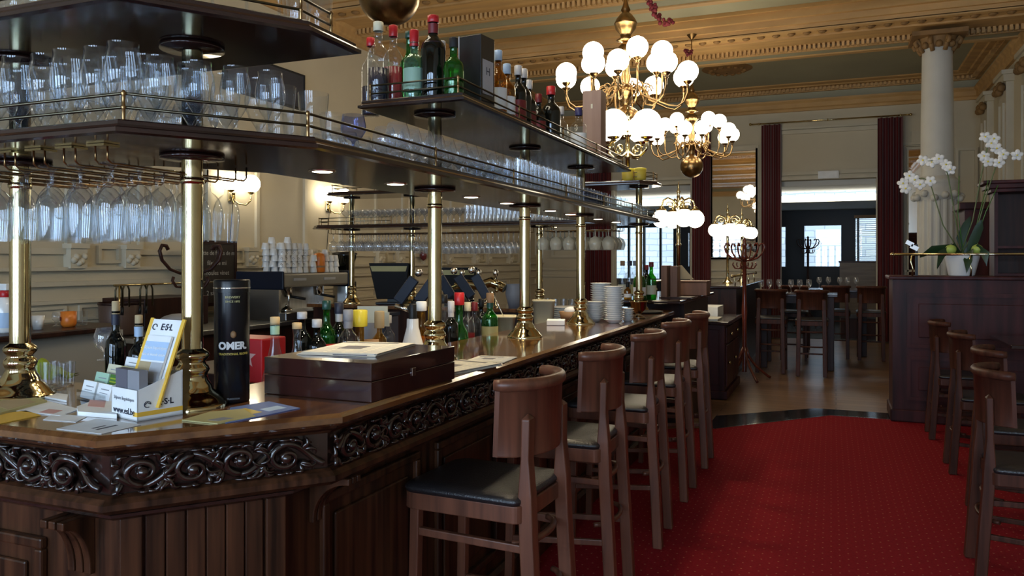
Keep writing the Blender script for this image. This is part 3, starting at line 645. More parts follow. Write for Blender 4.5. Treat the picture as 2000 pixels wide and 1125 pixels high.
# hanging in the near rack: seven rails, five or six deep
for k in range(7):
    x=-1.80-k*.118
    n=6
    for j in range(n):
        put(WINEN,'wine_glass',x+rnd.uniform(-.004,.004),1.56+j*.085+rnd.uniform(-.008,.008),HS-.046,'wine glass hanging upside down, %s rail from the corner column, %s from the front'%(ORD[k],ORD[j]),'wine glass','wine glasses hanging in the near rack',True,rnd.uniform(.97,1.03))
# hanging over the far run
for k in range(4):
    for j in range(19):
        x=-4.58+j*.104
        me,nmn=(GOB,'goblet') if j<9 else (WINE,'wine_glass')
        put(me,nmn,x+rnd.uniform(-.001,.001),6.52+k*.118,HS-.046,'%s hanging in the far rack, %s row back, %s from coffee machine'%('round goblet' if j<9 else 'wine glass',ORD[k],ORD[j]),'goblet' if j<9 else 'wine glass','glasses hanging in the far rack',True)
    for j in range(6):
        put(BALL,'balloon_glass',-2.38+j*.118,6.52+k*.118,HS-.046,'frosted balloon glass in the far rack, %s row back, %s from its start'%(ORD[k],ORD[j]),'balloon glass','balloon glasses hanging in the far rack',True)
ZS=HS+.037; ZU=HU+.037
def rows(me,name,cat,desc,group,u0,u1,step,vs,z,s=1.0,jit=.006,skip=None,mesh2=None):
    n=0; k=int((u1-u0)/step)+1
    for r,v in enumerate(vs):
        for j in range(k):
            y=u0+j*step+(step*.5 if r%2 else 0)
            if y>u1+.01: continue
            put(me,name,v+rnd.uniform(-jit,jit),y+rnd.uniform(-jit,jit),z,'%s, %s along, %s row back'%(desc,ORD[min(j,29)],ORD[r]),cat,group,False,s*rnd.uniform(.98,1.02))
# near end of the lower shelf (across the bar end, in front of and behind the corner)
for r,y in enumerate((1.50,1.61,1.73)):
    for j in range(9):
        x=-1.69-j*.098-(.045 if r%2 else 0)
        put(TULIP,'tulip_glass',x,y+rnd.uniform(-.01,.01),ZS,'large tulip glass on near shelf end, %s from shelf corner, %s row'%(ORD[j],ORD[r]),'beer glass','tulip glasses on the near shelf end',False,1.05)
for j in range(5):
    put(SNIFT,'snifter_glass',-1.70-j*.085,1.86+.01*j,ZS,'small snifter glass behind the tulip glasses, %s from the corner column'%ORD[j],'snifter','snifters on the near shelf',False,1.05)
# chamfer
for r in range(2):
    for j in range(4):
        a=Vector((-1.615,1.54)).lerp(Vector((-1.46,1.78)),j/3)+Vector((-.09,.06))*r
        if (a-Vector((-1.752,1.79))).length<.08: continue
        put(TULIP,'tulip_glass',a.x,a.y,ZS,'tulip glass on the chamfered shelf corner, %s along, %s row'%(ORD[j],ORD[r]),'beer glass','tulip glasses on the chamfered corner',False,.9)
for px,v,s in ((548,-1.47,1.05),(612,-1.47,1.12),(648,-1.56,1.0),(575,-1.66,1.0),(520,-1.86,.9)):
    y=pv(px,v); put(PINT,'beer_glass',v,y,ZS,{548:'big straight beer glass before the rail corner, its wide mouth up',612:'biggest straight beer glass, standing at the rail corner post',648:'straight beer glass just behind the corner post',575:'straight beer glass behind the two big ones',520:'smaller beer glass beside the last tulip glass'}[px],'beer glass','straight beer glasses',False,s)
put(gl('rimmed_goblet',[(.0005,.003),(.034,.0),(.033,.003),(.010,.007),(.0050,.015),(.0045,.05),(.008,.06),(.030,.074),(.042,.095),(.043,.115),(.036,.150)],GLASSB),'goblet',-1.52,pv(690,-1.52),ZS,'blue tinted goblet after the straight beer glasses','goblet',None)
rows(SNIFT,'snifter_glass','snifter','snifter glass standing on the long lower shelf','snifters on the long shelf',2.42,3.45,.096,(-1.43,-1.52,-1.70,-1.79),ZS,1.05)
rows(HIGH,'highball_glass','highball','tall highball glass on the long lower shelf','highballs on the long shelf',3.55,4.55,.062,(-1.43,-1.495,-1.56,-1.66,-1.73),ZS,1.0,.003)
rows(HIGHD,'highball_glass','highball','short grey tinted glass on the long lower shelf','grey glasses on the long shelf',4.64,5.10,.062,(-1.43,-1.495,-1.56,-1.70),ZS,1.0,.003)
rows(TUMB,'tumbler','tumbler','straight tumbler near the far end of the lower shelf','tumblers on the long shelf',5.22,6.35,.078,(-1.43,-1.51,-1.68),ZS,1.05)
# top of the near upper shelf
for r,y in enumerate((1.50,1.585)):
    for j in range(10):
        put(TUMB,'tumbler',-1.70-j*.078,y,ZU,'tumbler on the upper near shelf, %s from its corner, %s row'%(ORD[j],ORD[r]),'tumbler','tumblers on the upper near shelf',False,1.0)
for j in range(4):
    a=Vector((-1.60,1.60)).lerp(Vector((-1.45,1.83)),j/3); put(FLUTE,'champagne_flute',a.x-.02,a.y,ZU,'champagne flute along the corner of the upper near shelf, %s from the bend'%ORD[j],'flute','flutes on the upper near shelf')
put(gl('carafe',[(.0005,.004),(.05,.0),(.058,.01),(.062,.05),(.05,.10),(.022,.15),(.022,.19),(.03,.22)]),'carafe',-1.74,1.70,ZU,'wide glass carafe on the upper near shelf, before the flutes','carafe',None)
for j in range(3): put(PINT,'beer_glass',-1.44-.05*(j%2),1.88+j*.05,ZU,'beer glass at the bar side end of the upper near shelf, %s in line'%ORD[j],'beer glass','beer glasses on the upper near shelf')
# far shelf: coupes then a mass of highballs
for r in range(3):
    for j in range(11):
        put(COUPE,'coupe_glass',-4.45+j*.124,6.55+r*.125,ZS,'wide coupe glass on the far lower shelf, %s from its tip, %s row'%(ORD[j],ORD[r]),'coupe glass','coupe glasses on the far shelf',False,1.0)
for r in range(4):
    for j in range(16):
        put(HIGH,'highball_glass',-3.12+j*.078,6.52+r*.085,ZS,'highball glass on the far lower shelf, %s after the coupes, %s row'%(ORD[j],ORD[r]),'highball','highballs on the far shelf',False,1.05)
# ================= SEATS =================
def outline(x0,x1,w,rf,n=5,rb=.03):
    P=[]
    for cx,cy,r,a0 in ((x0+rf,-w+rf,rf,PI),(x1-rb,-w+rb,rb,1.5*PI),(x1-rb,w-rb,rb,0),(x0+rf,w-rf,rf,.5*PI)):
        for k in range(n+1):
            a=a0+.5*PI*k/n; P.append((cx+r*math.cos(a),cy+r*math.sin(a)))
    return P
def make_stool(name,hs,hb,label,loc,rz,group,wm,foot=.30,cat='bar stool'):
    t=thing(name,label,cat,loc,rz,group)
    P=outline(-.285,.175,.21,.05)
    b=B(); n=len(P); lv=[(0.006,hs-.03),(0,hs-.02),(.0,hs-.012),(.012,hs-.003),(.04,hs+.004),(.11,hs+.006)]; vs=[]
    for d,z in lv:
        for x,y in P:
            L_=math.hypot(x,y); k=(L_-d)/L_; vs.append((x*k,y*k,z))
    b.add(vs,[(j*n+i,j*n+(i+1)%n,(j+1)*n+(i+1)%n,(j+1)*n+i) for j in range(len(lv)-1) for i in range(n)],True)
    o=len(vs); b.f.append(tuple(range((len(lv)-1)*n,len(lv)*n))); b.sm.append(True); b.f.append(tuple(range(n))[::-1]); b.sm.append(False)
    obj('seat_pad',b,LEATHER,t)
    obj('seat_frame',B().prism([(x*1.0,y*1.0) for x,y in outline(-.28,.18,.205,.045)],hs-.088,hs-.029),wm,t,.004)
    H=hb-.02
    for s in (-1,1):
        obj('front_leg',B().bar((-.25,s*.178,0.012),(-.235,s*.175,hs-.085),.036,.036),wm,t,.004)
        pts=[(.225,s*.168,.012),(.208,s*.164,hs*.45),(.192,s*.160,hs*.8),(.186,s*.158,hs),(.184,s*.155,hs+.12),(.186,s*.152,hb-.13)]
        r=B()
        for k in range(len(pts)-1): 
            a,c=pts[k],pts[k+1]; w0,w1=.038,.030
        vs=[]
        for k,(x,y,z) in enumerate(pts):
            w=.026 if k<4 else .025; d=.025 if k<4 else .015
            vs+=[(x-d,y-w,z),(x+d,y-w,z),(x+d,y+w,z),(x-d,y+w,z)]
        N=len(pts); vs.append((pts[-1][0],pts[-1][1],pts[-1][2]+.02))
        fs=[(k*4+i,k*4+(i+1)%4,(k+1)*4+(i+1)%4,(k+1)*4+i) for k in range(N-1) for i in range(4)]+[(3,2,1,0)]+[((N-1)*4+i,(N-1)*4+(i+1)%4,N*4) for i in range(4)]
        obj('rear_leg',B().add(vs,fs),wm,t,.005)
        obj('side_stretcher',B().bar((-.24,s*.176,hs-.17),(.19,s*.162,hs-.18),.022,.028),wm,t,.004)
        obj('side_foot_rail',B().bar((-.245,s*.177,foot),(.215,s*.166,foot+.03),.02,.026),wm,t,.004)
    obj('foot_rail',B().bar((-.245,-.175,foot-.04),(-.245,.175,foot-.04),.03,.022),wm,t,.004)
    arc=[]
    for k in range(19):
        a=-1+2*k/18; y=.196*math.sin(a*1.35)/math.sin(1.35); arc.append((y,.125*(abs(a)**2.1)))
    obj('rear_foot_rail',B().tube([(.212-d*.55,y*.85,foot+.10) for y,d in arc],.011,8),wm,t)
    obj('rear_stretcher',B().tube([(.190-d*.5,y*.8,hs-.17) for y,d in arc],.012,8),wm,t)
    # curved back board with fine flutes, and the rolled top rail
    b=B(); n=len(arc); zs=(hb-.26,hb-.255,hb-.03)
    for q,dx in enumerate((0,.018)):
        vs=[(.195+ (z-hs)*.04 -d+dx,y,z) for z in zs for y,d in arc]
        fs=[(j*n+i,j*n+i+1,(j+1)*n+i+1,(j+1)*n+i) for j in range(2) for i in range(n-1)]
        b.add(vs,[f if q else f[::-1] for f in fs],True)
    m=3*n
    ed=[(i,i+1) for i in range(n-1)]
    for i,j in ed: b.f.append((i,m+i,m+j,j)[::-1]); b.sm.append(False); b.f.append((2*n+i,2*n+j,m+2*n+j,m+2*n+i)); b.sm.append(False)
    for k in (0,n-1):
        for j in range(2):
            f=(j*n+k,(j+1)*n+k,m+(j+1)*n+k,m+j*n+k); b.f.append(f if k else f[::-1]); b.sm.append(False)
    obj('backrest',b,wm,t)
    R=[(.204+(hb-hs)*.04-d*1.08,y*1.045,hb-.018) for y,d in arc]
    obj('top_rail',B().tube(R,[.017]+[.0205]*(len(R)-2)+[.017],12,flat=1.1),wm,t)
    return t
WL=['nearest the carved corner, fully shown with its seat','second from the carved corner','third from the carved corner, middle of the five','fourth from the carved corner','last of the five, beside the service cabinet']
S0=None
for i,(x,y,a) in enumerate(((-1.13,2.62,-.05),(-1.12,3.47,.02),(-1.11,4.36,.03),(-1.12,5.24,0),(-1.125,6.1,.02))):
    lab='curved-back wooden bar stool at the counter, '+WL[i]
    if S0 is None: S0=make_stool('bar_stool',.765,1.15,lab,(x,y,.0),a,'bar stools along the counter',W_STOOL)
    else: copy_tree(S0,(x,y,0),a,lab)
RL=['nearest to the viewer','second along','third along','farthest, close to the panelled partition']
R0=None
for i,(x,y,a) in enumerate(((.865,4.52,PI),(1.0,5.50,PI),(1.0,6.62,PI),(.985,7.8,PI))):
    lab='dark curved-back chair at the side tables on the carpet, '+RL[i]
    if R0 is None: R0=make_stool('dining_chair',.57,1.02,lab,(x,y,0),a,'chairs at the side tables',W_STOOLD,.2,'chair')
    else: copy_tree(R0,(x,y,0),a,lab)
def table(name,label,x0,x1,y0,y1,h,leg,cat='table'):
    t=thing(name,label,cat,((x0+x1)/2,(y0+y1)/2,0)); w=(x1-x0)/2; d=(y1-y0)/2
    obj('tabletop',B().box(-w,w,-d,d,h-.035,h),W_SHELF,t,.006)
    if leg:
        for sx in (-1,1):
            for sy in (-1,1): obj('leg',B().box(sx*(w-.09)-.045,sx*(w-.09)+.045,sy*(d-.09)-.045,sy*(d-.09)+.045,.008,h-.035),W_DARK,t,.004)
        obj('apron',B().box(-w+.06,w-.06,-d+.06,d-.06,h-.13,h-.035),W_DARK,t)
    else:
        obj('pedestal',B().lathe([(.05,.05),(.045,.3),(.045,h-.08),(.09,h-.035)],14),BLACK,t); obj('foot',B().box(-w*.6,w*.6,-.04,.04,.013,.05).box(-.04,.04,-d*.7,d*.7,.013,.05),BLACK,t)
    return t
table('dining_table','dark polished table beside the nearest carpet chairs',1.24,2.3,4.78,5.72,.9,False)
table('dining_table','dark polished table beside the farther carpet chairs, against the partition',1.24,2.3,7.05,7.95,.9,False)
ht=table('high_table','high dark table with thick legs on the floorboards, near the coat stand',-1.05,.02,11.8,12.75,1.07,True)
table('high_table','second high dark table, behind the first and nearer the doorway',-.55,.5,13.75,14.6,1.07,True)
HL=['high wooden stool at the near high table, beside the coat stand','high wooden stool at the near high table, its legs clear on the boards','high wooden stool on the far side of the near high table','high wooden stool at the second high table, before the doorway','high wooden stool beside the second high table, towards the curtain']
H0=None
for i,(x,y,a) in enumerate(((-.83,11.5,-PI/2),(-.30,11.35,-PI/2),(-.6,13.05,PI/2),(.0,13.5,-PI/2),(.50,13.45,-PI/2))):
    if H0 is None: H0=make_stool('high_stool',.765,1.15,HL[i],(x,y,0),a,'high stools at the high tables',W_STOOLD)
    else: copy_tree(H0,(x,y,0),a,HL[i])
# ================= LAMPS =================
def make_chandelier(label,loc):
    t=thing('chandelier',label,'chandelier',loc,.13,'brass globe chandeliers')
    obj('ball',B().sphere((0,0,0),.155,28,18),BRASSD,t)
    obj('stem',B().lathe([(.02,.15),(.045,.17),(.03,.2),(.05,.24),(.085,.27),(.10,.30),(.06,.33),(.035,.36),(.05,.42),(.035,.47),(.03,.56),(.06,.61),(.09,.65),(.07,.7),(.03,.74)],18),BRASSD,t)
    obj('vase',B().lathe([(.025,.74),(.09,.76),(.045,.79),(.055,.82),(.095,.87),(.10,.91),(.108,.915),(.10,.93),(.085,.96),(.055,1.0),(.03,1.02),(.045,1.04),(.028,1.08),(.012,1.15)],20),BRASSD,t)
    obj('rod',B().tube([(0,0,1.14),(0,0,1.82)],.008,6),BRASSD,t); obj('ceiling_cap',B().lathe([(.07,1.815),(.05,1.79),(.015,1.75)],14),BRASSD,t)
    for k in range(16):
        out=k%8 not in (2,5,7); a=2*PI*k/16; R=.56 if out else .37; zc=.44 if out else .60; ca,sa=math.cos(a),math.sin(a)
        pr=[(.05,.30),(.12,.335),(.18,.30),(.22,.22),(R-.17,.145),(R-.09,.13),(R-.03,.17),(R,.25),(R,zc-.13)]
        P=[]
        for i in range(len(pr)-1):
            for u in (0,.5): P.append((pr[i][0]+(pr[i+1][0]-pr[i][0])*u,pr[i][1]+(pr[i+1][1]-pr[i][1])*u))
        P.append(pr[-1])
        arm=obj('arm',B().tube([(r*ca,r*sa,z) for r,z in P],.0085,7),BRASSD,t)
        cur=[(.20+.05*math.cos(q*.6)*(1-q/14),.30+.05*math.sin(q*.6)*(1-q/14)) for q in range(12)]
        obj('scroll',B().tube([(r*ca,r*sa,z) for r,z in cur],.006,6),BRASSD,arm)
        obj('cup',B().lathe([(.008,zc-.14),(.02,zc-.135),(.012,zc-.12),(.03,zc-.105),(.042,zc-.085),(.044,zc-.075)],14,(R*ca,R*sa,0)),BRASSD,arm)
        obj('globe',B().sphere((R*ca,R*sa,zc),.097,16,10),GLOBE,arm,label='lit white glass globe')
    return t
ch=make_chandelier('brass chandelier of many lit globes above the middle of the bar',(-1.80,7.15,2.82))
copy_tree(ch,(-1.84,11.0,2.84),.4,'brass chandelier of lit globes over the far end of the room')
copy_tree(ch,(-2.07,3.42,2.88),.2,'chandelier whose big dark brass ball shows over the upper shelf bottles')
def globe_lamp(label,loc,up,h,n=4,R=.2,rz=0,rg=.098):
    t=thing('globe_lamp',label,'lamp',loc,rz)
    obj('base',B().lathe([(.085,0),(.085,.012),(.06,.02),(.05,.045),(.03,.06),(.035,.075),(.02,.095)],20),BRASS,t)
    zt=h-.12
    obj('post',B().lathe([(.02,.09),(.02,zt*.55),(.03,zt*.56),(.032,zt*.58),(.022,zt*.60),(.02,zt),(.035,zt+.01),(.03,zt+.04),(.016,zt+.06)],16),BRASS,t)
    obj('finial',B().lathe([(.016,zt+.06),(.02,h+.03),(.012,h+.05),(.026,h+.08),(.008,h+.11),(.012,h+.13),(.002,h+.19)],12),BRASS,t)
    for k in range(n):
        a=2*PI*k/n; ca,sa=math.cos(a),math.sin(a)
        if up: pr=[(.0,zt-.12),(.07,zt-.17),(.14,zt-.17),(R,zt-.12),(R,zt-.05)]; zg=zt-.05+.02+rg
        else: pr=[(.0,zt+.02),(.05,zt+.10),(.12,zt+.13),(R-.02,zt+.10),(R,zt+.03)]; zg=zt-rg
        P=[]
        for i in range(len(pr)-1):
            for u in (0,.34,.67): P.append((pr[i][0]+(pr[i+1][0]-pr[i][0])*u,pr[i][1]+(pr[i+1][1]-pr[i][1])*u))
        P.append(pr[-1])
        arm=obj('arm',B().tube([(r*ca,r*sa,z) for r,z in P],.011,8),BRASS,t)
        z0=(zt-.16 if up else zt+.05); cur=[(R*.5+.045*math.cos(q*.6)*(1-q/14),z0+(.05 if up else 0)+.045*math.sin(q*.6)*(1-q/14)) for q in range(12)]
        obj('scroll',B().tube([(r*ca,r*sa,z) for r,z in cur],.007,6),BRASS,arm)
        sg=1 if up else -1; zz=zt-.05 if up else zt+.03
        obj('cup',B().lathe([(.012,zz-sg*.01),(.03,zz),(.02,zz+sg*.012),(.05,zz+sg*.022),(.058,zz+sg*.04)],16,(R*ca,R*sa,0)),BRASS,arm)
        obj('globe',B().sphere((R*ca,R*sa,zg),rg,18,12),GLOBE,arm,label='lit white glass globe')
    return t
globe_lamp('upright brass lamp with big lit globes standing on the far upper shelf',(pu(1226,6.72),6.72,HU+.037),True,.52,4,.20,1.17,.125)
ha,hb_=9.3,1.2
globe_lamp('brass lamp post with hanging lit globes at the near end of the raised counter',(pu(1325,8.7),8.7,1.2005),False,1.02,4,.19,.5)
globe_lamp('brass lamp post with hanging lit globes on the far banquette, just before the coat stand',(-1.52,12.3,1.2005),False,1.02,4,.19,.3)
globe_lamp('brass lamp post with hanging lit globes on the far banquette, the more distant one',(-1.45,13.6,1.2005),False,1.02,4,.19,.7)
def sconce(label,px,pxd):
    u=pv(px,-5.95); t=thing('wall_sconce',label,'wall lamp',(XL,u,2.3),0,'wall sconces')
    obj('back_plate',B().box(.001,.02,-.05,.05,-.12,.06),BRASS,t,.006)
    for s in (-1,1):
        P=[(.02,0,-.08),(.07,s*.04,-.14),(.12,s*.10,-.15),(.14,s*.15,-.10),(.14,s*.155,-.03)]
        arm=obj('arm',B().tube(P,.009,7),BRASS,t)
        obj('cup',B().lathe([(.01,-.035),(.03,-.02),(.045,0)],14,(.14,s*.155,0)),BRASS,arm)
        obj('globe',B().sphere((.14,s*.155,.085),.1,16,10),GLOBE,arm,label='lit white glass globe')
    obj('cable',B().tube([(.03,0,-.1),(.02,-.02,-.4),(.015,-.05,-.75),(.012,-.06,-.92)],.005,6),BLACK,t)
sconce('twin globe wall sconce with dangling cable, above the stacked white cups',468,0); sconce('twin globe wall sconce half hidden by the far shelves',655,0)
# red tinsel garlands on the ceiling
def garland(label,P):
    b=B(); V=[Vector(p) for p in P]
    for i in range(len(V)-1):
        n=max(2,int((V[i+1]-V[i]).length/.035))
        for k in range(n):
            q=V[i].lerp(V[i+1],k/n)
            for z in range(4): b.sphere(q+Vector((rnd.uniform(-.03,.03),rnd.uniform(-.03,.03),rnd.uniform(-.03,.03))),.018+.008*rnd.random(),6,4)
    single('garland',b,C['garland'],label,'garland')
x0=-1.74; yy=8.0
def P3(px,py,y):
    x=pu(px,y); z=x*-ST+y*CT; return (x,y,CH+(508-py)*z/FL)
garland('dark red tinsel garland hanging from the ceiling past the bigger chandelier',[P3(1262,-12,8.0),P3(1276,14,8.0),P3(1288,38,8.0),P3(1304,47,8.0),P3(1320,36,8.0)])
garland('short dark red tinsel tuft at the top of the smaller chandelier rod',[P3(1337,100,11.0),P3(1346,104,11.0),P3(1354,99,11.0)])

# ================= BEYOND THE BAR =================
rc=thing('service_counter','raised dark wood counter past the end of the bar, brass rail on top','counter',(0,0,0))
obj('worktop',B().box(-1.85,-1.24,6.85,8.86,1.165,1.2),W_SHELF,rc,.01); obj('front_panel',B().box(-1.80,-1.30,7.36,8.82,.008,1.165),W_DARK,rc)
bq=thing('banquette_partition','dark wood banquette partition carrying two globe lamps, behind the coat stand','partition',(0,0,0))
obj('cap',B().box(-1.75,-1.18,10.9,14.6,1.165,1.2),W_SHELF,bq,.01); obj('panel',B().box(-1.70,-1.24,10.95,14.55,0,1.165),W_DARK,bq)
def rail(label,pts,h,r=.016,np=4):
    t=thing('brass_rail',label,'rail',(0,0,0)); V=[Vector(p) for p in pts]
    obj('handrail',B().tube([(p.x,p.y,p.z+h) for p in V],r,10),BRASS,t)
    for e in (V[0],V[-1]): obj('end_knob',B().sphere((e.x,e.y,e.z+h),r*1.5,10,8),BRASS,t)
    a,c=V[0],V[-1]
    for k in range(np):
        q=a.lerp(c,(k+.35)/(np-.3)); P=[(q.x,q.y,q.z+.001),(q.x+.006,q.y,q.z+h*.35),(q.x-.012,q.y,q.z+h*.65),(q.x,q.y,q.z+h)]
        obj('rail_post',B().tube(P,[r*.7,r*.5,r*.6,r*.5],8),BRASS,t)
rail('brass rail along the raised counter behind the brown boxes',[(-1.75,7.3,1.2),(-1.75,8.8,1.2)],.13); rail('brass rail along the far banquette partition',[(-1.3,11.0,1.2),(-1.3,14.4,1.2)],.13)
cb=thing('service_cabinet','dark wood service cabinet standing beyond the last bar stool','cabinet',(0,0,0))
obj('body',B().box(-1.72,-1.14,8.97,10.2,.10,.83),W_PART,cb,.004); obj('top',B().box(-1.76,-1.09,8.92,10.25,.83,.87),W_SHELF,cb,.008); obj('plinth',B().box(-1.74,-1.11,8.95,10.22,.008,.10),W_PART,cb,.01)
for y0,y1 in ((9.03,9.57),(9.60,10.14)):
    d=obj('door',B().box(-1.14,-1.12,y0,y1,.14,.60),W_PART,cb,.006); obj('knob',B().sphere((-1.105,y0+.08,.4),.018,10,8),BRASS,d)
    d=obj('drawer',B().box(-1.14,-1.12,y0,y1,.62,.80),W_PART,cb,.006); obj('knob',B().sphere((-1.105,(y0+y1)/2,.71),.018,10,8),BRASS,d)
for k in range(1): obj('side_panel',B().box(-1.66,-1.2,8.955,8.97,.16,.78),W_PART,cb,.006)
x,y=at(1410,606,.87)
single('paper_stack',B().box(-1.66,-1.28,9.45,9.95,.8705,1.0),C['paper'],'thick stack of white table paper on the service cabinet','paper stack',bev=.004)
single('paper_sheets',B().box(-1.66,-1.22,9.0,9.4,.8705,.893),C['newsprint'],'low pile of buff placemats at the front of the service cabinet','placemats',bev=.002)
def coat_stand(label,x,y,h,m,feet=True):
    t=thing('coat_stand',label,'coat stand',(x,y,0))
    obj('pole',B().lathe([(.03,.10),(.028,h*.4),(.038,h*.5),(.026,h*.6),(.026,h-.22),(.05,h-.2),(.03,h-.16),(.024,h-.05),(.035,h-.03),(.018,h),(.026,h+.03),(.005,h+.06)],14),m,t)
    for k in range(6):
        a=2*PI*k/6+.3; ca,sa=math.cos(a),math.sin(a)
        P=[(.02,h-.24),(.09,h-.23),(.17,h-.20),(.235,h-.13),(.255,h-.06),(.235,h-.015),(.20,h-.02),(.185,h-.05)]
        obj('hook',B().tube([(r*ca,r*sa,z) for r,z in P],.0125,8),m,t)
        P=[(.02,h-.30),(.07,h-.34),(.12,h-.335),(.15,h-.29),(.14,h-.26)]
        obj('lower_hook',B().tube([(r*ca,r*sa,z) for r,z in P],.010,8),m,t)
    for k in range(4):
        a=2*PI*k/4+.55; ca,sa=math.cos(a),math.sin(a)
        P=[(.02,.42),(.06,.30),(.15,.18),(.26,.09),(.33,.035),(.36,.02)]
        obj('foot',B().tube([(r*ca,r*sa,z) for r,z in P],.017,8),m,t)
    return t
coat_stand('red bentwood coat stand rising behind the service cabinet',-1.10,10.62,1.78,W_RED)
coat_stand('dark bentwood coat stand in the room beyond the doorway',pu(1578,19.6),19.6,2.05,W_DARK)
coat_stand('dark bentwood coat stand whose hooks show either side of a brass column',pu(372,4.75),4.75,1.68,W_DARK)
# tables and settings in the distance
def dist_glass(px,py,y,h,label): put(WINE,'wine_glass',pu(px,y),y,h,label,'wine glass','wine glasses set on the high tables')
for i,px in enumerate((1487,1503,1522,1545,1562,1580)): dist_glass(px,0,12.0+.1*(i%3),1.071,'wine glass set on the near high table, %s from the coat stand'%ORD[i])
for i,px in enumerate((1600,1618,1640,1655,1672)): dist_glass(px,0,13.95+.08*(i%3),1.071,'wine glass set on the second high table, %s from its window side'%ORD[i])
for i,(x,y) in enumerate(((-.85,12.1),(-.3,12.1),(-.85,12.5),(-.3,12.5))):
    single('napkin',B().box(-.09,.09,-.11,.11,0,.006),C['paper'],'folded white napkin on the near high table, %s place'%ORD[i],'napkin',(x+.08,y,1.0705),.1*i,'napkins on the near high table')
sc=thing('booth_screen','greyish wood booth back standing just inside the doorway, curtain side','booth',(0,0,0))
obj('panel',B().box(pu(1640,17.6),.75,17.55,17.62,0,1.50),pbr('grey_wood',(.14,.11,.09),.5,c2=(.09,.07,.06),vs=(2,20,20)),sc); obj('cap',B().box(pu(1638,17.6),.77,17.52,17.65,1.50,1.53),W_DARK,sc)
sc=thing('low_bench','low dark bench in front of the booth back beyond the doorway','bench',(0,0,0)); obj('seat',B().box(pu(1640,17.2),.75,16.95,17.5,.40,.48),LEATHER,sc); obj('base',B().box(pu(1642,17.2),.73,17.0,17.5,0,.40),W_DARK,sc)

# ================= PANELLED PARTITION, ORCHIDS, CABINETS =================
pt=thing('panelled_partition','tall dark panelled partition with a brass rail, behind the carpet chairs','partition',(0,0,0))
PX0,PY0=.50,8.36
obj('body',B().box(PX0,XR-.002,PY0,8.92,.12,1.365),W_PART,pt); obj('cap',B().box(PX0-.035,XR-.002,PY0-.035,8.95,1.365,1.40),W_PART,pt,.01); obj('plinth',B().box(PX0-.02,XR-.002,PY0-.02,8.94,.013,.13),W_PART,pt,.012)
b=B()
for x0,x1,z0,z1 in ((PX0+.12,2.2,.72,1.24),(PX0+.12,2.2,.22,.64)):
    t=.035
    for q in ((x0,x1,z0,z0+t),(x0,x1,z1-t,z1),(x0,x0+t,z0+t,z1-t),(x1-t,x1,z0+t,z1-t)): b.box(q[0],q[1],PY0-.014,PY0-.0005,q[2],q[3])
    obj('raised_panel',B().box(x0+.1,x1-.1,PY0-.012,PY0,z0+.1,z1-.1),W_PART,pt,.008)
obj('panel_moulding',b,W_PART,pt)
rail('brass gallery rail on the panelled partition, in front of the orchid pot',[(PX0+.0,8.40,1.40),(2.3,8.40,1.40)],.205,.013,4)
po=thing('orchid_pot','white pot of white orchids standing on the panelled partition','potted plant',(pu(1878,8.55),8.55,1.4005),0)
obj('pot',B().lathe([(.001,.0),(.105,.0),(.112,.01),(.155,.19),(.16,.205),(.15,.205),(.14,.17),(.001,.165)],28),WHITE,po)
def plant_pt(px,py): 
    x,y,z=P3(px,py,8.55); return Vector((x-po.location.x,0,z-1.4005))
def leafm(P,w,n=8):
    V=[Vector(p) for p in P]; vs=[]; m=len(V)
    for i,p in enumerate(V):
        u=i/(m-1); ww=w*math.sin(PI*(.12+.86*u)); t=(V[min(m-1,i+1)]-V[max(0,i-1)]).normalized(); s=t.cross(Vector((0,1,.25))).normalized()*ww
        vs+=[p-s+Vector((0,0,.01)),p+Vector((0,0,-.006)),p+s+Vector((0,0,.01))]
    return B().add(vs,[(i*3+k,i*3+k+1,(i+1)*3+k+1,(i+1)*3+k) for i in range(m-1) for k in range(2)],True).add([v+Vector((0,.004,-.003)) for v in vs],[(i*3+k,(i+1)*3+k,(i+1)*3+k+1,i*3+k+1) for i in range(m-1) for k in range(2)],True)
stems=[[(1852,497),(1842,440),(1822,375),(1815,352),(1800,348),(1775,350),(1758,357)],[(1870,497),(1865,420),(1852,345),(1846,325),(1830,313),(1805,315)],[(1890,497),(1900,430),(1915,350),(1928,290),(1932,270),(1928,262)],[(1895,497),(1910,440),(1930,370),(1945,325),(1955,305),(1985,300)]]
for s in stems:
    V=[plant_pt(*p) for p in s]; V[0]=Vector((0.02*rnd.uniform(-1,1),0,.17))
    obj('flower_stem',B().tube(V,.0055,6),C['stem'],po)
for px,py in ((1763,357),(1775,345),(1788,352),(1796,362),(1768,368),(1816,352),(1803,315),(1818,318),(1832,310),(1846,322),(1854,330),(1925,268),(1934,282),(1920,305),(1928,315),(1948,290),(1958,300),(1950,318),(1985,302),(1940,270)):
    c=plant_pt(px+rnd.uniform(-2,2),py+rnd.uniform(-2,2)); b=B(); a0=rnd.uniform(0,6); tl=rnd.uniform(-.5,.5)
    for k in range(5):
        a=a0+2*PI*k/5; d=Vector((math.cos(a),-.25+tl*math.sin(a),math.sin(a)))*.026
        M=Matrix.Translation(c+d)@Matrix.Rotation(-a,4,'Y')@Matrix.Diagonal((.031,.007,.022,1))
        b.lathe([(max(.001,math.sin(PI*j/5)),-math.cos(PI*j/5)) for j in range(6)],8,M=M)
    f=obj('flower',b,C['petal'],po); obj('flower_centre',B().sphere(c+Vector((0,-.016,0)),.009,6,5),C['yellow'],f)
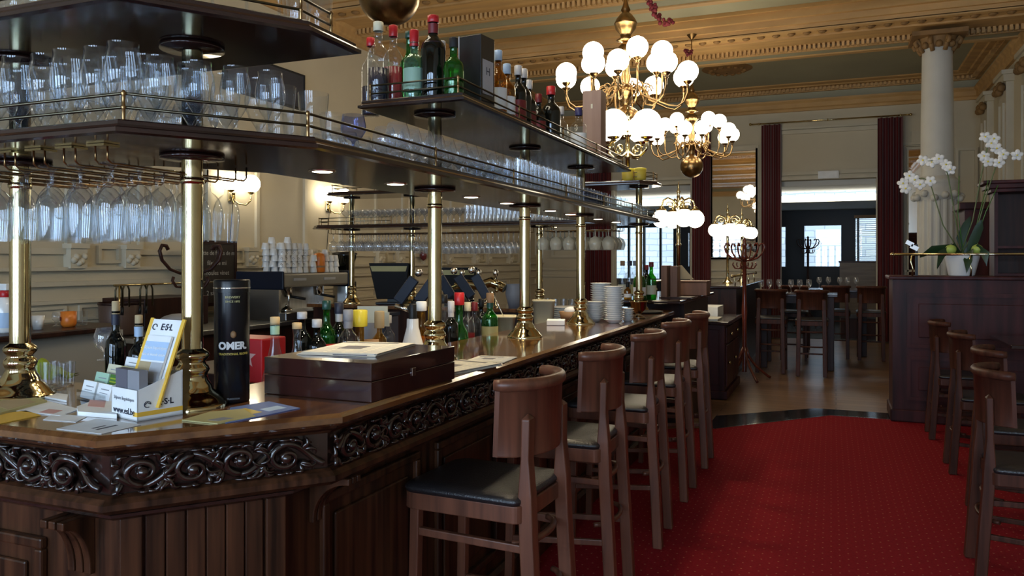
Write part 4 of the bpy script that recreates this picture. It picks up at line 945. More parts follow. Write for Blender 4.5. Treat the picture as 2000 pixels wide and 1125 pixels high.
for P in ([(0,0,.18),(-.12,-.03,.25),(-.25,-.06,.24),(-.36,-.09,.18)],[(0,0,.18),(-.08,-.08,.26),(-.18,-.12,.20),(-.22,-.14,.07)],[(.02,-.05,.18),(.05,-.12,.22),(.03,-.17,.14),(.02,-.18,.03)],[(.05,0,.18),(.10,-.02,.33),(.14,-.04,.45),(.16,-.05,.52)],[(.03,0,.18),(.0,.02,.35),(.05,.03,.48),(.08,.04,.56)],[(.05,-.05,.18),(.13,-.12,.25),(.17,-.16,.2),(.18,-.17,.1)]):
    obj('leaf',leafm(P,.045),C['dleaf'],po)
for P in ([(0.02,0,.18),(-.03,0,.6),(-.02,0,.95)],[(.06,0,.18),(.14,0,.55),(.22,0,.9)],[(.07,0,.18),(.20,0,.6),(.3,0,.85)]): obj('support_cane',B().tube(P,.004,5),C['leaf'],po)
for px,l in ((1852,'round green ornamental apple at the leafy side of the orchid pot'),(1909,'round green ornamental apple at the cabinet side of the orchid pot')):
    c=plant_pt(px,479); g=thing('ornamental_apple',l,'ornament',(po.location.x+c.x*.9,8.47,1.4005+.25)); obj('fruit',B().sphere((0,0,0),.05,16,10,.92),C['apple'],g); obj('stalk',B().tube([(0,0,.04),(.005,0,.06)],.004,5),C['stem'],g)
cl=thing('clip_lamp','small black and white clip lamp on the partition by the column','lamp',(pu(1790,8.5),8.5,1.4005))
obj('stand',B().box(-.012,.012,-.01,.01,0,.30),BLACK,cl); 
for k,(dx,dz) in enumerate(((-.06,.31),(-.02,.27))): obj('head',B().box(-.035,.035,-.03,.03,-.02,.02,Matrix.Translation((dx,-.01,dz))@Matrix.Rotation(.5,4,'Y')),WHITE,cl)
# stone column
cx,cy=1.27,12.1
co=thing('stone_column','tall pale stone column with a fluted lower shaft and gilt capital','column',(cx,cy,0))
obj('base',B().box(-.42,.42,-.42,.42,0,.9).box(-.38,.38,-.38,.38,.9,1.0).lathe([(.36,1.0),(.37,1.05),(.33,1.1),(.32,1.13),(.29,1.17)],32),STONE,co)
n=64; b=B(); vs=[]
for z in (1.15,2.38):
    for k in range(n): r=.245-.016*(k%4 in (1,2)); vs.append((r*math.cos(2*PI*k/n),r*math.sin(2*PI*k/n),z))
b.add(vs,[(k,(k+1)%n,n+(k+1)%n,n+k) for k in range(n)]); obj('fluted_shaft',b,STONE,co)
g=B().lathe([(.245,2.36),(.265,2.40),(.275,2.44),(.26,2.5),(.255,2.58),(.275,2.6),(.245,2.64),(.21,2.68)],32)
for k in range(14): g.sphere((.285*math.cos(k*.449),.285*math.sin(k*.449),2.41+.035*math.sin(k*2.3)),.05,7,5)
obj('garland_band',g,STONE,co)
obj('shaft',B().lathe([(.205,2.66),(.20,3.4),(.185,4.42)],32),STONE,co)
g=B().box(-.33,.33,-.33,.33,4.54,4.60)
for k in range(8):
    a=2*PI*k/8+PI/8; r=.27
    P=[(.19,4.36),(.23,4.42),(.24,4.48),(.28,4.53),(.30,4.49),(.28,4.45),(.26,4.46)]
    g.tube([(q*math.cos(a),q*math.sin(a),z) for q,z in P],.03,7)
    g.sphere((.22*math.cos(a+.39),.22*math.sin(a+.39),4.44),.05,7,5)
g.lathe([(.21,4.40),(.23,4.45),(.25,4.54)],20); obj('capital',g,OCHRED,co)
# dark cabinets behind the partition
def open_cabinet(label,x0,x1,y0,y1,z0,z1,shelves,floor0=True):
    t=thing('display_cabinet',label,'cabinet',(0,0,0)); w=.03
    obj('side',B().box(x0,x0+w,y0,y1,z0,z1),W_PART,t); obj('side',B().box(x1-w,x1,y0,y1,z0,z1),W_PART,t); obj('back',B().box(x0,x1,y1-w,y1,z0,z1),W_DARK,t)
    obj('cornice',B().box(x0-.03,x1+.03,y0-.03,y1+.02,z1,z1+.035).box(x0-.06,x1+.06,y0-.05,y1+.01,z1+.035,z1+.08).box(x0-.10,x1+.10,y0-.07,y1+.015,z1+.08,z1+.11),W_PART,t,.006)
    for z in shelves: obj('shelf_board',B().box(x0+w,x1-w,y0+.01,y1-w,z,z+.025),W_PART,t)
    return t
open_cabinet('dark open cabinet with a cornice standing on the partition end',1.385,2.3,8.64,8.93,1.401,2.19,[1.401,1.66])
t=thing('wall_cupboard','plain dark cupboard between the orchids and the open cabinet, farther back','cabinet',(0,0,0)); x0=pu(1884,10.2); obj('body',B().box(x0,2.2,10.2,10.7,0,2.12),W_PART,t); obj('cornice',B().box(x0-.06,2.25,10.14,10.75,2.12,2.2),W_PART,t,.01)
# ================= THINGS ON THE BAR =================
ZT=1.1205
def quad_paper(name,label,cat,pts,mat,th=.002,h=ZT,group=None,marks=None,lift=0):
    q=[at(px,py,h) for px,py in pts]; cx=sum(p[0] for p in q)/len(q); cy=sum(p[1] for p in q)/len(q)
    loc=[(p[0]-cx,p[1]-cy) for p in q]
    ar=sum(loc[i][0]*loc[(i+1)%len(loc)][1]-loc[(i+1)%len(loc)][0]*loc[i][1] for i in range(len(loc)))
    if ar<0: loc=loc[::-1]
    t=thing(name,label,cat,(cx,cy,h+lift),0,group); obj('sheet',B().prism(loc,0,th),mat,t)
    if marks:
        o=Vector(loc[0]); e1=Vector(loc[1])-o; e2=Vector(loc[-1])-o
        for a0,a1,b0,b1,m in marks:
            pp=[o+e1*a+e2*b for a,b in ((a0,b0),(a1,b0),(a1,b1),(a0,b1))]; obj('print',B().prism([(p.x,p.y) for p in pp],th,th+.0004),m,t)
    return t
quad_paper('magazine','yellowish magazine lying at the window end of the counter, top of its pile','magazine',[(0,812),(-30,795),(48,775),(92,787)],C['olivep'],.008,marks=[(.1,.9,.2,.8,C['tan'])])
quad_paper('flyer','orange flyer at the very edge of the counter','flyer',[(0,828),(-20,812),(50,803),(80,812)],C['amberp'],.002)
quad_paper('flyer','wide white and peach flyer behind the orange one','flyer',[(28,803),(92,784),(155,800),(118,813)],C['paper'],.002,marks=[(.1,.6,.2,.5,C['pink'])])
quad_paper('flyer','white sheet lying against the card holder','flyer',[(75,776),(88,768),(133,774),(130,786)],C['paper'],.006)
quad_paper('card','small white card near the counter edge','card',[(84,820),(105,808),(170,814),(148,825)],C['paper'],.001)
quad_paper('flyer','white flyer printed with dark script, overhanging light at the counter corner','flyer',[(110,838),(190,818),(276,830),(198,848)],C['paper'],.001,marks=[(.25,.75,.30,.36,C['ink']),(.3,.62,.45,.5,C['ink'])])
quad_paper('booklet','pink and white booklet beside the display box','booklet',[(152,812),(150,802),(190,787),(232,790),(228,818)],C['paper'],.012,marks=[(.4,.9,.35,.8,C['pink'])])
quad_paper('flyer','purple and cream flyer slipped behind the display box','flyer',[(163,793),(232,772),(240,790),(200,800)],C['purple'],.004,marks=[(.3,.95,.1,.55,C['cream'])])
quad_paper('brochure','crumpled landscape brochure at the foot of the corner column','brochure',[(355,822),(410,806),(475,800),(500,815),(425,829)],C['olivep'],.003,marks=[(.2,.6,.2,.5,C['grey'])])
quad_paper('brochure','blue brochure with a yellow block, lying before the dark box','brochure',[(440,828),(450,797),(525,785),(586,798)],C['blue'],.002,marks=[(.25,.8,.42,.9,C['gold']),(.2,.5,.1,.35,C['sky'])])
# --- yellow edged leaflet display ---
esl=thing('leaflet_display','white cardboard leaflet display with yellow edges and dark lettering','leaflet display',(*at(268,824,ZT),ZT),math.radians(-14))
W_,D_=.135,.130
obj('front_wall',B().box(-W_,0,0,.003,0,.082),C['paper'],esl)
obj('base_tray',B().box(-W_,0,0,D_,0,.004).box(-W_,0,D_-.003,D_,0,.12).add([(-W_,0,0),(-W_,D_,0),(-W_,D_,.125),(-W_,0,.082),(-W_+.003,0,0),(-W_+.003,D_,0),(-W_+.003,D_,.125),(-W_+.003,0,.082)],[(0,1,2,3),(7,6,5,4),(0,4,5,1),(1,5,6,2),(2,6,7,3),(3,7,4,0)]),C['paper'],esl)
sw=obj('side_wall',B().add([(0,0,0),(0,D_,0),(0,D_,.125),(0,.02,.088),(0,0,.082),(-.003,0,0),(-.003,D_,0),(-.003,D_,.125),(-.003,.02,.088),(-.003,0,.082)],[(0,1,2,3,4),(9,8,7,6,5),(0,5,6,1),(1,6,7,2),(2,7,8,3),(3,8,9,4),(4,9,5,0)]),C['paper'],esl)
obj('yellow_band',B().box(.0,.0006,0,D_,.012,.024).box(-.022,.0,-.0006,0,.012,.024),C['amberp'],esl)
lettering('E·S·L',.023,C['ink'],esl,frameM((.0008,.080,.043),(0,1,0),(0,0,1)),bold=.0006)
obj('logo',B().tube([(.001,.028+.009*math.cos(a*.4),.042+.008*math.sin(a*.4)) for a in range(14)],.0012,5).tube([(.001,.02,.042),(.001,.028,.047),(.001,.036,.042)],.0011,5),C['ink'],esl)
lettering('www.esl.be',.024,C['ink'],esl,frameM((-.068,-.0008,.022),(1,0,0),(0,0,1)),bold=.0003)
lettering('Séjours linguistiques',.013,C['grey'],esl,frameM((-.068,-.0008,.055),(1,0,0),(0,0,1)))
# leaning back board
th=math.radians(14); M=Matrix.Translation((-W_/2-.004,.055,.03))@Matrix.Rotation(-th,4,'X')@Matrix.Rotation(0,4,'Z')
# tilt sideways so the board leans toward the far side
M=Matrix.Translation((-W_/2+.004,.045,.03))@Matrix.Rotation(math.radians(6),4,'Z')@Matrix.Rotation(-math.radians(20),4,'X')
def board(b,w0,w1,y0,y1,z0,z1): return b.box(w0,w1,y0,y1,z0,z1,M)
obj('back_board',board(B(),-.074,.074,0,.003,0,.245),C['paper'],esl)
obj('yellow_edge',board(board(B(),-.076,-.062,-.001,.0035,0,.248),.062,.076,-.001,.0035,0,.248),C['amberp'],esl)
def onb(x,z,y=-.0015): return M@frameM((x,y,z),(1,0,0),(0,0,1))
lettering('E·S·L',.026,C['ink'],esl,onb(.008,.222),bold=.0005)
obj('logo',B().tube([onb(-.045,.222)@Vector((.009*math.cos(a*.4),.008*math.sin(a*.4),.0005)) for a in range(14)],.0012,5),C['ink'],esl)
lf_=thing('leaflet','pale leaflet with beach photographs held in the yellow edged display','leaflet',esl.location,esl.rotation_euler[2]); 
obj('sheet',B().box(-.05,.052,-.010,-.003,.03,.195,M),C['paper'],lf_); obj('heading_band',B().box(-.05,.052,-.0108,-.010,.125,.178,M),C['sky'],lf_)
for a,c,z0,z1,m in ((-.05,.0,.092,.120,C['tan']),(.002,.052,.065,.120,C['lgrey']),(-.05,.0,.055,.09,C['sky']),(.002,.052,.03,.063,C['grey'])): obj('photo_print',B().box(a,c,-.0108,-.010,z0,z1,M),m,lf_)
lettering('Séjours linguistiques',.012,C['paper'],lf_,onb(.0,.16,-.0112)); lettering('dans le monde entier',.012,C['paper'],lf_,onb(.0,.141,-.0112))
for k,(xx,m) in enumerate(((-.098,'dgrey'),(-.035,'grey'))):
    c=single('card_pack',B().box(-.03,.03,-.012,.012,0,.128),C[m],'%s card pack standing in the front tray of the leaflet display'%('dark grey' if k==0 else 'paler grey'),'cards',None,0); 
    p=Matrix.Translation(esl.location)@Matrix.Rotation(esl.rotation_euler[2],4,'Z')@Vector((xx,.02,.0045)); c.location=p; c.rotation_euler=(0,0,esl.rotation_euler[2])
# --- acrylic card rack with business cards ---
ax,ay=at(178,786,ZT); ar=math.radians(-16)
hold=thing('card_holder','clear acrylic stepped holder full of business cards','card holder',(ax,ay,ZT),ar)
for k in range(4):
    y=k*.035; z=k*.022
    obj('tier',B().box(-.10,.09,y,y+.002,0,.03+z).box(-.10,.09,y,y+.035,z,z+.002),ACRYL,hold)
cards=[(-.055,0,'paper','white business cards at the front of the acrylic holder'),(.045,0,'paper','white business cards with grey text, front row by the display'),(-.05,1,'mint','pale card pack in the second row of the acrylic holder'),(.045,1,'leaf','green striped card pack in the second row of the acrylic holder'),(-.045,2,'cream','cream card pack in the third row of the acrylic holder'),(.045,2,'olivep','yellowish card pack in the third row of the acrylic holder'),(.0,3,'paper','wide white card pack at the top back of the acrylic holder')]
for x,k,m,l in cards:
    p=Matrix.Translation((ax,ay,ZT))@Matrix.Rotation(ar,4,'Z')@Vector((x,k*.035+.018,k*.022+.0025))
    t=thing('business_cards',l,'cards',p,ar); obj('card_block',B().box(-.043,.043,-.009,.009,0,.054,Matrix.Rotation(-.25,4,'X')),C[m],t)
    Mq=Matrix.Rotation(-.25,4,'X')
    if m=='leaf': obj('stripe',B().box(-.04,.04,-.0095,-.009,.04,.044,Mq).box(-.04,.04,-.0095,-.009,.03,.034,Mq).box(-.04,.04,-.0095,-.009,.02,.024,Mq),C['lime'],t)
    else: obj('print',B().box(-.02,.03,-.0095,-.009,.036,.039,Mq).box(-.025,.025,-.0095,-.009,.025,.027,Mq),C['grey'],t)
# --- beer tin ---
tx,ty=at(453,783,ZT); tin=thing('beer_tin','tall black tin with white OMER. lettering beside the corner column','tin',(tx,ty,ZT)); R=.0515
obj('can',B().lathe([(.001,0),(R-.002,0),(R,.004),(R,.345)],36),pbr('black_tin',(.006,.006,.008),.25,spec=.3),tin)
obj('lid',B().lathe([(R+.002,.332),(R+.002,.365),(R,.370),(R-.004,.371),(R-.006,.366),(.001,.366)],36),pbr('black_lid',(.009,.009,.010),.3,spec=.3),tin)
obj('rim',B().lathe([(R+.0025,.344),(R+.0032,.3455),(R+.0025,.347)],36),CHROME,tin)
ang=math.atan2(-ty,-tx)
def wrap(s,size,z,mat,bold=0,shift=0,name='lettering'):
    me=text_mesh(s,size,mat,name,bold=bold)
    for v in me.vertices:
        a=ang+(v.co.x+shift)/R; r=R+.0006+v.co.z; v.co=(r*math.cos(a),r*math.sin(a),z+v.co.y)
    me.update(); obj(name,me,mat,tin)
wrap('OMER.',.030,.172,C['paper'],.0014,.003); wrap('TRADITIONAL BLOND',.0092,.148,C['gold'],.0002,.006); wrap('BREWERY',.010,.318,C['olivep'],.0001,.002); wrap('SINCE 1892',.0085,.305,C['olivep'],.0001,.002); wrap('TRADITION',.007,.014,C['grey'],0,.004)
me=B()
for k in range(14):
    a=ang+.004/R; me.sphere(((R+.0003)*math.cos(a),(R+.0003)*math.sin(a),.207),.009,10,7,1.25); break
obj('head_emblem',me,C['clay'],tin)
# --- dark box with newspaper ---
bx=thing('wooden_box','large dark lacquered wooden box with a tiny silver latch, newspaper on its lid','box',(-1.49,2.305,ZT),-.03)
obj('body',B().box(-.205,.205,-.265,.265,0,.062),W_BOX,bx,.002); obj('lid',B().box(-.205,.205,-.265,.265,.0635,.118),W_BOX,bx,.002)
l=obj('latch',B().box(.205,.209,-.035,-.012,.05,.076),CHROME,bx,.001)
def newspaper(label,x,y,z,rz,w,d,h=.009):
    t=thing('newspaper',label,'newspaper',(x,y,z),rz); b=B()
    for k in range(5): b.box(-w/2+.004*k,w/2-.003*k*(k%2),-d/2+.003*k,d/2-.002*k,h*k/5+.0004,h*(k+1)/5)
    obj('folded_pages',b,C['newsprint'],t)
    p=B()
    for c in range(4):
        for r in range(9): p.box(-w/2+.03+c*w*.23,-w/2+.03+c*w*.23+w*.18,-d/2+.03+r*d*.085,-d/2+.03+r*d*.085+.006,h,h+.0004)
    obj('print_columns',p,C['lgrey'],t); obj('headline',B().box(-w/2+.02,w/2-.05,d/2-.05,d/2-.03,h,h+.0005),C['ink'],t); obj('photo_print',B().box(-w*.2,w*.1,-d*.15,d*.1,h,h+.0006),C['dgrey'],t); obj('edge_print',B().box(-w/2+.13,w/2-.03,-d/2-.0004,-d/2,.003,h-.003),C['dgrey'],t); return t
newspaper('folded newspaper lying on the lid of the dark wooden box',-1.53,2.33,ZT+.1185,.15,.28,.36)
newspaper('folded newspaper on the counter just past the dark wooden box',-1.40,2.80,ZT,-.2,.22,.36,.012)
newspaper('loose sheet of newsprint past the other counter newspaper',-1.38,3.12,ZT,.1,.18,.2,.004)
# --- bottles ---
BP={'wine':[(0,.0),(.95,.0),(1,.02),(1,.58),(.92,.66),(.55,.73),(.37,.78),(.35,.97),(.4,.98),(.4,1)],
 'spirit':[(0,0),(.95,0),(1,.02),(1,.62),(.93,.70),(.6,.77),(.36,.82),(.34,.97),(.42,.975),(.42,1)],
 'square':[(0,0),(.95,0),(1,.02),(1,.68),(.8,.75),(.4,.79),(.38,.97),(.45,.975),(.45,1)],
 'decanter':[(0,0),(.95,0),(1,.04),(.98,.15),(.55,.5),(.31,.70),(.27,.86),(.34,.98),(.36,1)],
 'onion':[(0,0),(.7,0),(.95,.1),(1,.25),(.9,.42),(.5,.55),(.38,.62),(.36,.97),(.42,1)],
 'cone':[(0,0),(.97,0),(1,.03),(.9,.15),(.55,.55),(.36,.82),(.34,1)]}
def bottle(label,x,y,z,kind,h,r,gm,cap=None,caph=.06,lab=None,labz=(.15,.45),liq=None,lvl=.5,capr=.45,name='bottle',cat='bottle',group=None,neck=None):
    t=thing(name,label,cat,(x,y,z),rnd.uniform(-.3,.3),group); pr=[(max(.001,a*r),c*h) for a,c in BP[kind]]
    obj('glass_body',B().lathe(pr,20),gm,t)
    if liq:
        q=[(max(.001,(a-.05)*r),max(.004,c*h)) for a,c in BP[kind] if c<=lvl]; q.append((q[-1][0] if kind in('wine','spirit','square') else q[-1][0]*.9,lvl*h)); q.append((.001,lvl*h)); obj('liquid',B().lathe(q,20),liq,t)
    if cap: obj('cap',B().lathe([(capr*r,h-caph*.25),(capr*r*1.05,h-caph*.2),(capr*r*1.05,h+caph*.7),(capr*r*.9,h+caph*.75),(.001,h+caph*.75)],14),cap,t)
    nk=.31 if kind=='decanter' else .41
    if neck: obj('neck_sleeve',B().lathe([(r*nk,h*.84),(r*nk*1.05,h*.96)],16),neck,t)
    if lab:
        rr=1.012*r; obj('paper_label',B().lathe([(rr,labz[0]*h),(rr,labz[1]*h)],20),lab,t)
    return t
U=2.94
def bu(px,label,*a,u=U,**k): return bottle(label,pu(px,u),u,ZU,*a,**k)
bu(739,'clear bottle half full of black liquid, cream cap, on the upper shelf corner','spirit',.335,.047,GLASS,C['cream'],.04,liq=LQBLK,lvl=.48)
bu(768,'bottle of red liquid with a red pourer, second on the upper shelf','spirit',.335,.045,GLASS,C['red'],.05,u=3.03,liq=LQRED,lvl=.55,capr=.42)
bu(724,'red capped clear bottle hidden behind the black liquid one','spirit',.33,.042,GLASS,C['red'],.04,u=3.12,liq=LQBLK,lvl=.4)
bu(800,'tall green bottle behind the red pointed pourer','wine',.33,.043,GGREEN,C['dgreen'],.03,u=3.08)
bu(809,'clear green bottle with red pointed pourer and red dot label','spirit',.255,.047,thin('pale_green_glass',(.8,1,.9),(.45,.75,.55),.1,.9,.03,.1,(.2,.4,.3)),C['red'],.07,u=2.93,lab=C['mint'],labz=(.2,.55),capr=.4)
bu(846,'big dark bottle with a red screw cap, by the green label bottle','spirit',.335,.052,GDARK,C['red'],.03,u=2.93,liq=LQBLK,lvl=.72,neck=C['dred'])
bu(862,'silver topped bottle behind the big dark bottle','spirit',.27,.042,GLASS,C['silver'],.04,u=3.1)
bu(886,'small green bottle with black top beside the black box','wine',.215,.042,GGREEN,BLACKM,.04,u=2.90,capr=.42)
t=thing('gift_box','tall black presentation box with a white label on the upper shelf','box',(pu(931,3.17),3.17,ZU),-.12); obj('carton',B().box(-.058,.058,-.058,.058,0,.315),pbr('black_card',(.02,.02,.02),.25),t,.002); obj('paper_label',B().box(.0581,.0586,-.045,.045,.06,.21),C['lgrey'],t); lettering('H',.05,C['ink'],t,frameM((.0592,0,.16),(0,1,0),(0,0,1)))
obj('carton_edge',B().box(-.0585,-.053,-.0585,-.053,0,.317),C['silver'],t)
up=[(973,3.35,'spirit',.29,.042,GAMBER,C['sky'],C['paper'],'pale capped amber bottle just past the black box'),(990,3.45,'spirit',.25,.042,GAMBER,C['sky'],C['paper'],'second pale capped amber bottle past the black box'),(1012,3.72,'spirit',.285,.042,GDARK,C['silver'],C['dred'],'silver capped bottle with a red label, in the middle of the upper shelf'),(1023,3.85,'spirit',.30,.04,GDARK,C['silver'],None,'tallest silver capped bottle in the middle of the upper shelf'),(1033,3.98,'spirit',.27,.04,GDARK,C['silver'],C['dred'],'last silver capped bottle before the shelf post'),(1052,4.2,'spirit',.24,.042,GDARK,C['dred'],C['dred'],'dark bottle with a dull red cap before the big red topped one'),(1076,4.3,'spirit',.30,.056,GDARK,C['red'],None,'big dark bottle with a bright red top and blue sheen'),(1096,4.55,'spirit',.23,.04,GLASS,C['silver'],None,'clear bottle right after the big red topped bottle'),(1106,4.72,'spirit',.16,.04,GLASS,None,C['paper'],'short clear bottle with a white label on the upper shelf'),(1130,4.72,'square',.25,.05,GLASS,C['violet'],C['paper'],'clear square bottle with a dark violet top, before the brown box')]
for px,u,kind,h,r,gm,cm,lm,l in up:
    u=max(u,pv(px,-1.48)); bottle(l,pu(px,u),u,ZU,kind,h,r,gm,cm,.05,lm,(.15,.5))
t=thing('brown_box','tall pinkish brown wooden box near the end of the upper shelf','box',(pu(1161,5.1),5.1,ZU),0.0); obj('carton',B().box(-.063,.063,-.063,.063,0,.46),pbr('pink_wood',(.36,.22,.15),.5,c2=(.28,.16,.11),vs=(20,20,2)),t,.002); obj('paper_label',B().box(-.006,.006,-.0636,-.063,.34,.37),C['cream'],t)
for i,px in enumerate((1232,1254)):
    t=thing('yellow_pot','yellow mustard pot on the far upper shelf, %s globe lamp'%('closer to the' if i==0 else 'farther from the'),'pot',(pu(px,6.54)-.02,6.54,ZU),0,'yellow pots on the far upper shelf'); obj('jar',B().lathe([(.001,0),(.045,0),(.055,.02),(.055,.09),(.04,.10)],18),C['mustard'],t); obj('lid',B().lathe([(.056,.09),(.056,.105),(.03,.11),(.001,.11)],18),C['yellow'],t)
# bottles standing on the back ledge and seen over the counter
LZ=1.0205
def bl(px,v,label,kind,h,r,gm,cap=None,caph=.04,**k): return bottle(label,v,pv(px,v),LZ,kind,h,r,gm,cap,caph,**k)
bl(537,-2.03,'clear conical decanter with a pale green collar, first behind the dark box','decanter',.285,.056,GLASS,C['cork'],.03,neck=C['mint'],capr=.32,name='decanter',cat='decanter')
bl(580,-2.0,'clear conical decanter with a cork, second behind the dark box','decanter',.26,.052,GLASS,C['cork'],.025,capr=.35,name='decanter',cat='decanter')
bl(590,-2.12,'bottle with a silver printed collar behind the second decanter','spirit',.285,.04,GDARK,C['silver'],.03,capr=.5)
bl(619,-2.06,'dark bottle with a silver printed top behind the dark box','spirit',.25,.04,GDARK,C['silver'],.035,capr=.5)
bl(638,-2.10,'deep green bottle behind the box, beside the silver printed top','wine',.32,.042,GGREEN,C['dgreen'],.04,liq=LQGRN,lvl=.6)
bl(662,-2.08,'blue black bottle with a white ringed cap','spirit',.30,.040,GDARK,C['ink'],.05,capr=.5,neck=C['silver'])
bl(680,-1.98,'clear bottle with a grey foil neck behind the newspaper','spirit',.275,.047,GLASS,C['grey'],.05,neck=C['grey'])
bl(703,-1.98,'round sparkling bottle with a tall yellow cap','onion',.25,.052,GAMBER,C['yellow'],.075,capr=.62)
bl(741,-1.99,'small bottle with a tan ribbed sleeve','spirit',.23,.035,GAMBER,C['tan'],.08,capr=.65)
bl(759,-2.10,'slim clear bottle next to the tan ribbed sleeve','spirit',.22,.033,GLASS,C['silver'],.04)
bl(806,-1.97,'white conical ceramic bottle with a black pourer','cone',.235,.085,WHITE,BLACK,.10,capr=.22)
bl(823,-2.06,'amber liqueur bottle beside the white conical one','onion',.27,.06,GAMBER,C['paper'],.05,liq=LQGOLD,lvl=.45)
bl(867,-2.03,'clear shouldered bottle right beside the brass column','spirit',.30,.045,GLASS,BLACK,.05)
bl(881,-1.95,'bottle with a silver foil neck and dark body','spirit',.26,.04,GDARK,C['silver'],.06,neck=C['silver'],lab=C['paper'],labz=(.1,.3))
bl(897,-1.96,'bright green bottle with a red cap among the bar bottles','onion',.295,.055,GGREEN,C['red'],.07,capr=.5,liq=LQGRN,lvl=.3)
bl(913,-1.96,'clear bottle with a white collar and a red emblem label','spirit',.25,.042,GLASS,C['cream'],.05,lab=C['dred'],labz=(.2,.45))
bl(927,-1.97,'clear bottle with a dark red collar behind the emblem label','spirit',.245,.04,GLASS,C['dred'],.05)
bl(940,-2.05,'dark bottle with a black cap behind the clear ones','spirit',.25,.04,GDARK,BLACK,.05)
bl(957,-1.95,'green bottle with a copper red top, last of the bar row','wine',.285,.05,GGREEN,C['clay'],.06,neck=C['dgreen'],lab=C['olivep'],labz=(.25,.45))
t=thing('orange_jar','small orange jar behind the newspaper on the box','jar',(-2.0,pv(725,-2.0),LZ)); obj('jar_body',B().lathe([(.001,0),(.033,0),(.033,.13),(.03,.14)],18),C['orange'],t); obj('lid',B().lathe([(.035,.14),(.035,.16),(.001,.16)],18),C['clay'],t)
t=thing('red_tub','red lidded tub behind the dark box','tub',(-2.05,pv(643,-2.05),LZ)); obj('tub_body',B().lathe([(.001,0),(.04,0),(.045,.14)],18),C['red'],t); obj('lid',B().lathe([(.047,.14),(.047,.16),(.001,.16)],18),C['red'],t)
t=thing('metal_cup','dented pewter cup with paper sheets beside the yellow capped bottle','cup',(-2.15,pv(722,-2.15),LZ)); obj('cup_body',B().lathe([(.001,.0),(.04,0),(.05,.03),(.05,.22)],18),C['grey'],t); obj('paper_sheets',B().box(-.06,.09,-.005,.0,.2,.3,Matrix.Rotation(.4,4,'Z')).box(-.02,.10,.005,.01,.2,.27,Matrix.Rotation(.2,4,'Z')),C['cream'],t)
t=thing('drip_bucket','dark blue square caddy next to the pewter cup','caddy',(-2.2,pv(748,-2.2),LZ)); obj('caddy_body',B().box(-.06,.06,-.06,.06,0,.24),C['ink'],t,.006); obj('rim',B().box(-.065,.065,-.065,.065,.24,.255),NAVYP,t)
# beer taps with slanted black heads
def tap(label,x,y,angs):
    t=thing('beer_tap',label,'beer tap',(x,y,LZ)); obj('tower',B().lathe([(.06,0),(.06,.02),(.035,.03),(.035,.22),(.05,.26),(.02,.30)],18),BLACK,t)
    for i,(dx,dy,a) in enumerate(angs):
        M=Matrix.Translation((dx,dy,.36))@Matrix.Rotation(.37,4,'Z')@Matrix.Rotation(a,4,'Y')
        h=obj('tap_handle',B().box(-.03,.03,-.028,.028,-.08,.08,M),NAVYP,t,.004)
        tip=M@Vector((0,0,.12)); obj('handle_tip',B().sphere(tip,.024,10,8),CHROME,h); lo=M@Vector((0,0,-.11)); obj('tap_valve',B().tube([lo,(dx*.4,dy*.4,.24)],.014,8),CHROME,h)
tap('black beer tap with blue sheen on its two slanted heads, left of the bottle column',-2.2,pv(812,-2.2),((-.06,0,.62),(.06,.02,.62)))
tap('black beer tap with three slanted heads leaning toward the bottles',-2.22,pv(905,-2.22),((-.13,.0,-.55),(0,.02,-.6),(.11,.03,-.5)))
# wine bottles and glasses inside the corner
def bz_(px,y,label,*a,**k): return bottle(label,pu(px,y),y,LZ,*a,**k)
bz_(226,2.22,'corked dark wine bottle behind the business cards','wine',.335,.037,GDARK,C['cork'],.05,capr=.36,liq=LQBLK,lvl=.55,neck=C['ink'])
bz_(271,2.14,'corked wine bottle with a pale neck label, behind the leaflet display','wine',.30,.036,GDARK,C['cork'],.04,capr=.36,liq=LQBLK,lvl=.55,neck=C['sky'])
put(SNIFT,'snifter_glass',pu(205,2.3),2.3,LZ+.13,'snifter glass just before the corked wine bottle','snifter',None); 
for k,(px,y) in enumerate(((80,1.86),(97,1.9),(113,1.86),(128,1.92))): put(TUMB,'tumbler',pu(px,y),y,ZT,'small tumbler on the counter behind the cards, %s from the window end'%ORD[k],'tumbler','tumblers behind the cards',False,.85)
t=thing('green_cloth','crumpled lime green cloth on the ledge by the brass column','cloth',(pu(98,2.4),2.36,LZ+.02)); b=B(); N=9; vs=[]
for i in range(N):
    for j in range(N): vs.append((-.13+.26*i/(N-1),-.08+.16*j/(N-1),.012+.07*math.exp(-((i-4)**2+(j-4)**2)/9)+.012*math.sin(i*2.1+j*1.3)))
b.add(vs,[(i*N+j,(i+1)*N+j,(i+1)*N+j+1,i*N+j+1) for i in range(N-1) for j in range(N-1)],True); b.add([(x,y,z-.008) for x,y,z in vs],[(i*N+j,i*N+j+1,(i+1)*N+j+1,(i+1)*N+j) for i in range(N-1) for j in range(N-1)],True); obj('folds',b,C['lime'],t)
t=thing('red_crate','red plastic crate with a white star behind the beer tin','crate',(pu(500,2.80),2.80,LZ),.0); obj('crate_body',B().box(-.10,.10,-.08,.08,0,.19),C['red'],t,.006); obj('star_print',B().add([(.05*(1 if k%2==0 else .42)*math.cos(PI/2+k*PI/5)+.02,-.081,.11+.05*(1 if k%2==0 else .42)*math.sin(PI/2+k*PI/5)) for k in range(10)],[tuple(range(10))]),C['pink'],t)
t=thing('small_fridge','low dark wood drinks fridge behind the corner column','fridge',(pu(440,3.1),3.1,.0),.0); obj('cabinet_body',B().box(-.35,.22,-.12,.3,0,1.0),W_DARK,t,.006); obj('label_strip',B().box(-.2,-.14,-.121,-.12,.88,.91).box(-.2,-.14,-.121,-.12,.82,.85),C['lgrey'],t)
